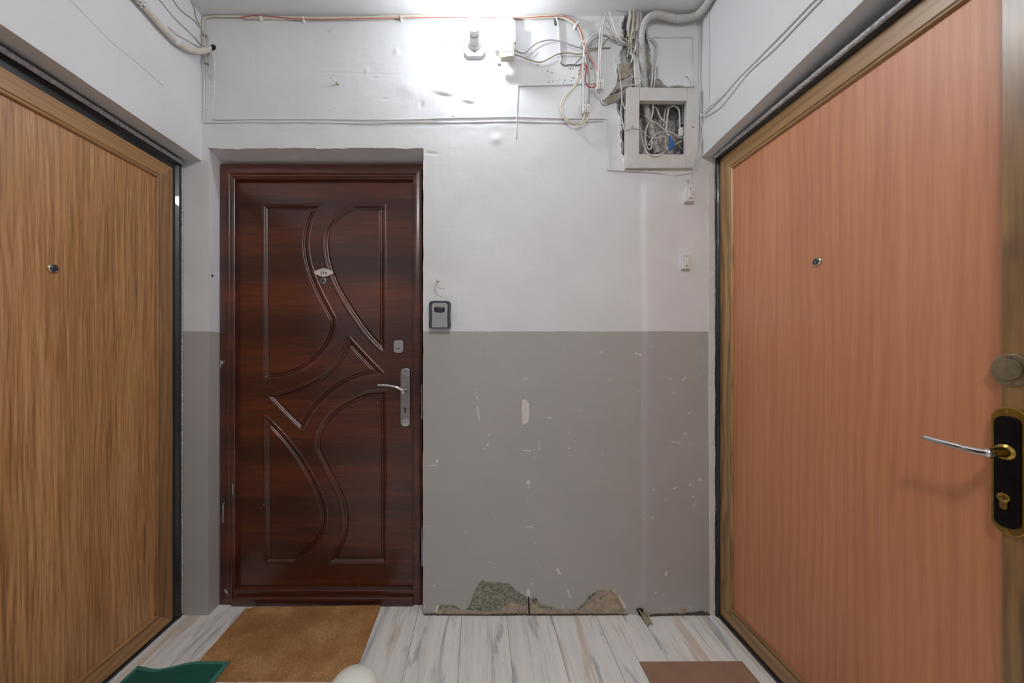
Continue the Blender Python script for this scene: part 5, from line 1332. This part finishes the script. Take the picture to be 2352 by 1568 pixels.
tube('shutter_grip', [Vector((kc.x - 0.016, D - 0.0436, kc.z + 0.0285)), Vector((kc.x, D - 0.0440, kc.z + 0.0300)), Vector((kc.x + 0.018, D - 0.0436, kc.z + 0.0280))], 0.0012, M['nickel'], fp, 8)
# wire stub in a dowel above it
q = wall_pt(1005, 644)
ws = thing('wire_stub', 'cream wire stub poking from a filled hole above the key lockbox', 'wire stub', q)
lathe('grommet', [(0.009, -0.002), (0.0085, 0.003), (0.005, 0.006), (0.0, 0.006)], q, (0, -1, 0), M['filler'], ws, 14)
tube('wire', [q + Vector((0.002, -0.004, 0)), W(1002, 646, 0.02), W(999, 648, 0.035), W(1003, 655, 0.042), W(1010, 661, 0.044), W(1017, 663, 0.044)], 0.0024, M['cream'], ws, 8)
tube('copper_end', [W(1016.5, 663, 0.044), W(1021.5, 662.3, 0.044)], 0.0008, M['dark_cable'], ws, 6)

# frayed rope of fibres where the ridge breaks open at the floor
fb = thing('frayed_fibres', 'frayed tan fibre bundle sticking out of the broken wall foot', 'fibres', W(1475, 1420))
for k in range(9):
    a0 = 1467 + k*1.8 + rs.uniform(-1, 1); b0 = 1397 + rs.uniform(0, 14)
    p0 = W(a0, b0, 0.006); p3 = Vector((W(1477 + rs.uniform(-7, 7), 1400).x, D - 0.045 - rs.uniform(0, 0.025), 0.004 + rs.uniform(0, 0.005)))
    tube('strand', [p0, p0.lerp(p3, 0.45) + Vector((rs.uniform(-.004, .004), -0.004, 0.004)), p3], 0.0022, M[rs.choice(['tan_cable', 'grey_cable', 'bare'])], fb, 6)
dh = [B4(*p) for p in [(1612, 490), (1640, 478), (1660, 482)]]

# ================================================================== ON THE FLOOR
# coir mat
def mat_grid(name, poly_fn, nx, ny, zfun, mat, parent=None, loc=None):
    V = []; Fc = []
    for j in range(ny+1):
        for i in range(nx+1):
            x_, y_ = poly_fn(i/nx, j/ny); V.append((x_, y_, zfun(x_, y_, i/nx, j/ny)))
    for j in range(ny):
        for i in range(nx):
            a = j*(nx+1)+i; Fc.append((a, a+1, a+nx+2, a+nx+1))
    # skirt to the floor
    rim = [i for i in range(nx+1)] + [j*(nx+1)+nx for j in range(1, ny+1)] + [ny*(nx+1)+i for i in range(nx-1, -1, -1)] + [j*(nx+1) for j in range(ny-1, 0, -1)]
    return V, Fc, rim
MX0, MX1, MY0, MY1 = -1.060, -0.455, 1.250, 1.606
COIR_H = 0.014
cm = thing('coir_doormat', 'brown coir doormat lying before the dark walnut door', 'doormat', ((MX0+MX1)/2, (MY0+MY1)/2, 0))
rn = np.random.RandomState(4)
def coir_xy(u, v):
    x_ = MX0 + (MX1-MX0)*u + 0.010*(v > 0.97)*(1 if u < 0.05 else 0)*2.0
    y_ = MY0 + (MY1-MY0)*v - 0.012*(1-u)*(v)
    return x_, y_
V, Fc, rim = mat_grid('m', coir_xy, 150, 95, lambda x_, y_, u, v: COIR_H + 0.0012*rn.rand(), None)
b0 = len(V)
for r_ in rim: V.append((V[r_][0], V[r_][1], 0.0))
n = len(rim)
Fc += [(rim[i], b0+i, b0+(i+1) % n, rim[(i+1) % n]) for i in range(n)]
pile = obj('coir_pile', V, Fc, M['coir'], cm, True); fix_normals(pile); sharp(pile, 60)
# loose strands on top and round the edge (one uncountable part)
SV, SF = [], []
rs2 = random.Random(12)
for k in range(2600):
    u, v = rs2.random(), rs2.random()
    if k % 4 == 0:
        e = rs2.randrange(4); u, v = ((u, 0.0), (u, 1.0), (0.0, v), (1.0, v))[e]
    x_, y_ = coir_xy(u, v); a = rs2.uniform(0, 6.28); l_ = rs2.uniform(0.006, 0.016); z_ = COIR_H + rs2.uniform(0.0004, 0.0018)
    if k % 4 == 0: l_ *= 0.45; z_ -= rs2.uniform(0, 0.008)
    d_ = Vector((math.cos(a), math.sin(a), rs2.uniform(-0.05, 0.22))) * l_; p = Vector((x_, y_, z_)); w_ = Vector((-math.sin(a), math.cos(a), 0))*0.00035
    nb = len(SV); up_ = Vector((0, 0, 0.0006))
    SV += [p - w_, p + w_, p + up_, p + d_*0.5 - w_ + up_*0.6, p + d_*0.5 + w_ + up_*0.6, p + d_*0.5 + up_*1.6, p + d_]
    SF += [(nb, nb+1, nb+4, nb+3), (nb+1, nb+2, nb+5, nb+4), (nb+2, nb, nb+3, nb+5), (nb+3, nb+4, nb+6), (nb+4, nb+5, nb+6), (nb+5, nb+3, nb+6)]
st_ = obj('loose_fibres', SV, SF, M['fibre'], cm); st_['kind'] = 'stuff'

# green mat: wavy far edge, rubber border and sunken pile, corner lying on the coir mat
GX0, GX1, GY0 = -1.284, -0.937, 0.72
def g_far(x_):
    pts = [(-1.284, 1.312), (-1.245, 1.304), (-1.19, 1.2945), (-1.15, 1.2965), (-1.10, 1.306), (-1.06, 1.312), (-0.937, 1.312)]
    return float(np.interp(x_, [p[0] for p in pts], [p[1] for p in pts]))
def smoothg(x_): return sum(g_far(x_ + d_) for d_ in (-0.02, -0.01, 0, 0.01, 0.02))/5
def g_lift(x_, y_):
    a = float(sstep(-0.17, -0.008, np.array(x_ - MX0))); b_ = float(sstep(-0.15, -0.008, np.array(y_ - MY0)))
    return (COIR_H + 0.0022)*a*b_
gm = thing('green_doormat', 'green rubber-backed doormat with a wavy edge overlapping the coir mat', 'doormat', ((GX0+GX1)/2, 1.0, 0))
def slab(name, inset, z0, z1, mat, parent):
    nx, ny = 56, 70
    V = []; Fc = []
    for lay in (1, 0):
        for j in range(ny+1):
            for i in range(nx+1):
                x_ = GX0 + inset + (GX1 - GX0 - 2*inset)*i/nx
                yf = smoothg(x_) - inset; y_ = GY0 + inset + (yf - GY0 - inset)*j/ny
                V.append((x_, y_, g_lift(x_, y_) + (z1 if lay else z0)))
    S = (nx+1)*(ny+1)
    for j in range(ny):
        for i in range(nx):
            a = j*(nx+1)+i; Fc.append((a, a+1, a+nx+2, a+nx+1)); Fc.append((S+a, S+a+nx+1, S+a+nx+2, S+a+1))
    rim = [i for i in range(nx+1)] + [j*(nx+1)+nx for j in range(1, ny+1)] + [ny*(nx+1)+i for i in range(nx-1, -1, -1)] + [j*(nx+1) for j in range(ny-1, 0, -1)]
    n = len(rim)
    Fc += [(rim[i], S+rim[i], S+rim[(i+1) % n], rim[(i+1) % n]) for i in range(n)]
    o = obj(name, V, Fc, mat, parent, True); fix_normals(o); sharp(o, 50); return o
slab('rubber_border', 0.0, 0.0, 0.0035, M['green_rubber'], gm)
slab('pile', 0.016, 0.0025, 0.0065, M['pile'], gm)
# brown mat at the right door
bmm = bevelled('brown_doormat', *prism_vf([Vector(p) for p in ((0.611, 1.3275, 0), (1.004, 1.3300, 0), (1.004, 0.75, 0), (0.616, 0.75, 0))], (0, 0, 0.0), (0, 0, 0.005)), M['brown_mat'], None, 0.0015, 2, loc=(0.81, 1.04, 0))
tag(bmm, 'thin plain brown mat lying before the orange-brown door', 'doormat')
# white dome-topped container
ct = thing('white_container', 'smooth white container with a rounded top standing before the coir mat', 'container', (-0.336, 0.93, 0))
zt = H - (1551 - CY)/F*0.93
R_ = 0.062
body = [(R_*0.88, 0.0), (R_*0.92, 0.004), (R_, 0.10), (R_, zt - 0.048)]
lathe('body', body + [(0.0, zt - 0.048)], (-0.336, 0.93, 0), (0, 0, 1), M['container'], ct, 40)
lathe('lid', [(R_*1.02, zt - 0.048), (R_*1.03, zt - 0.040)] + [(R_*1.02*math.cos(math.radians(t)), zt - 0.036 + 0.036*math.sin(math.radians(t))) for t in range(5, 90, 7)] + [(0.0, zt)], (-0.336, 0.93, 0), (0, 0, 1), M['container'], ct, 40)

# ================================================================== ceiling lamp of the corridor and an added rear fill light, behind the camera
def ceiling_lamp(x_, y_, mat, label):
    cl = thing('ceiling_lamp', label, 'lamp', (x_, y_, CEIL))
    lathe('lamp_base', [(0.13, 0.006), (0.13, -0.018), (0.12, -0.020), (0.0, -0.020)], (x_, y_, CEIL), (0, 0, 1), M['plastic'], cl, 32)
    lathe('opal_shade', [(0.118, -0.020)] + [(0.118*math.cos(math.radians(t)), -0.022 - 0.06*math.sin(math.radians(t))) for t in range(5, 90, 8)] + [(0.0, -0.082)], (x_, y_, CEIL), (0, 0, 1), mat, cl, 32)
M['opal'] = emission('opal_glass', (1.0, 0.965, 0.93), CEIL_LAMP_W)
M['fill_rear'] = emission('rear_fill_glow', (1.0, 0.965, 0.93), REAR_FILL_W)
ceiling_lamp(0.22, -0.42, M['opal'], 'round opal ceiling lamp in the corridor, nearer the doors')
ceiling_lamp(-0.10, -2.10, M['fill_rear'], 'round opal ceiling lamp in the corridor, toward its far end')  # unseen second lamp, added only to help light the corridor
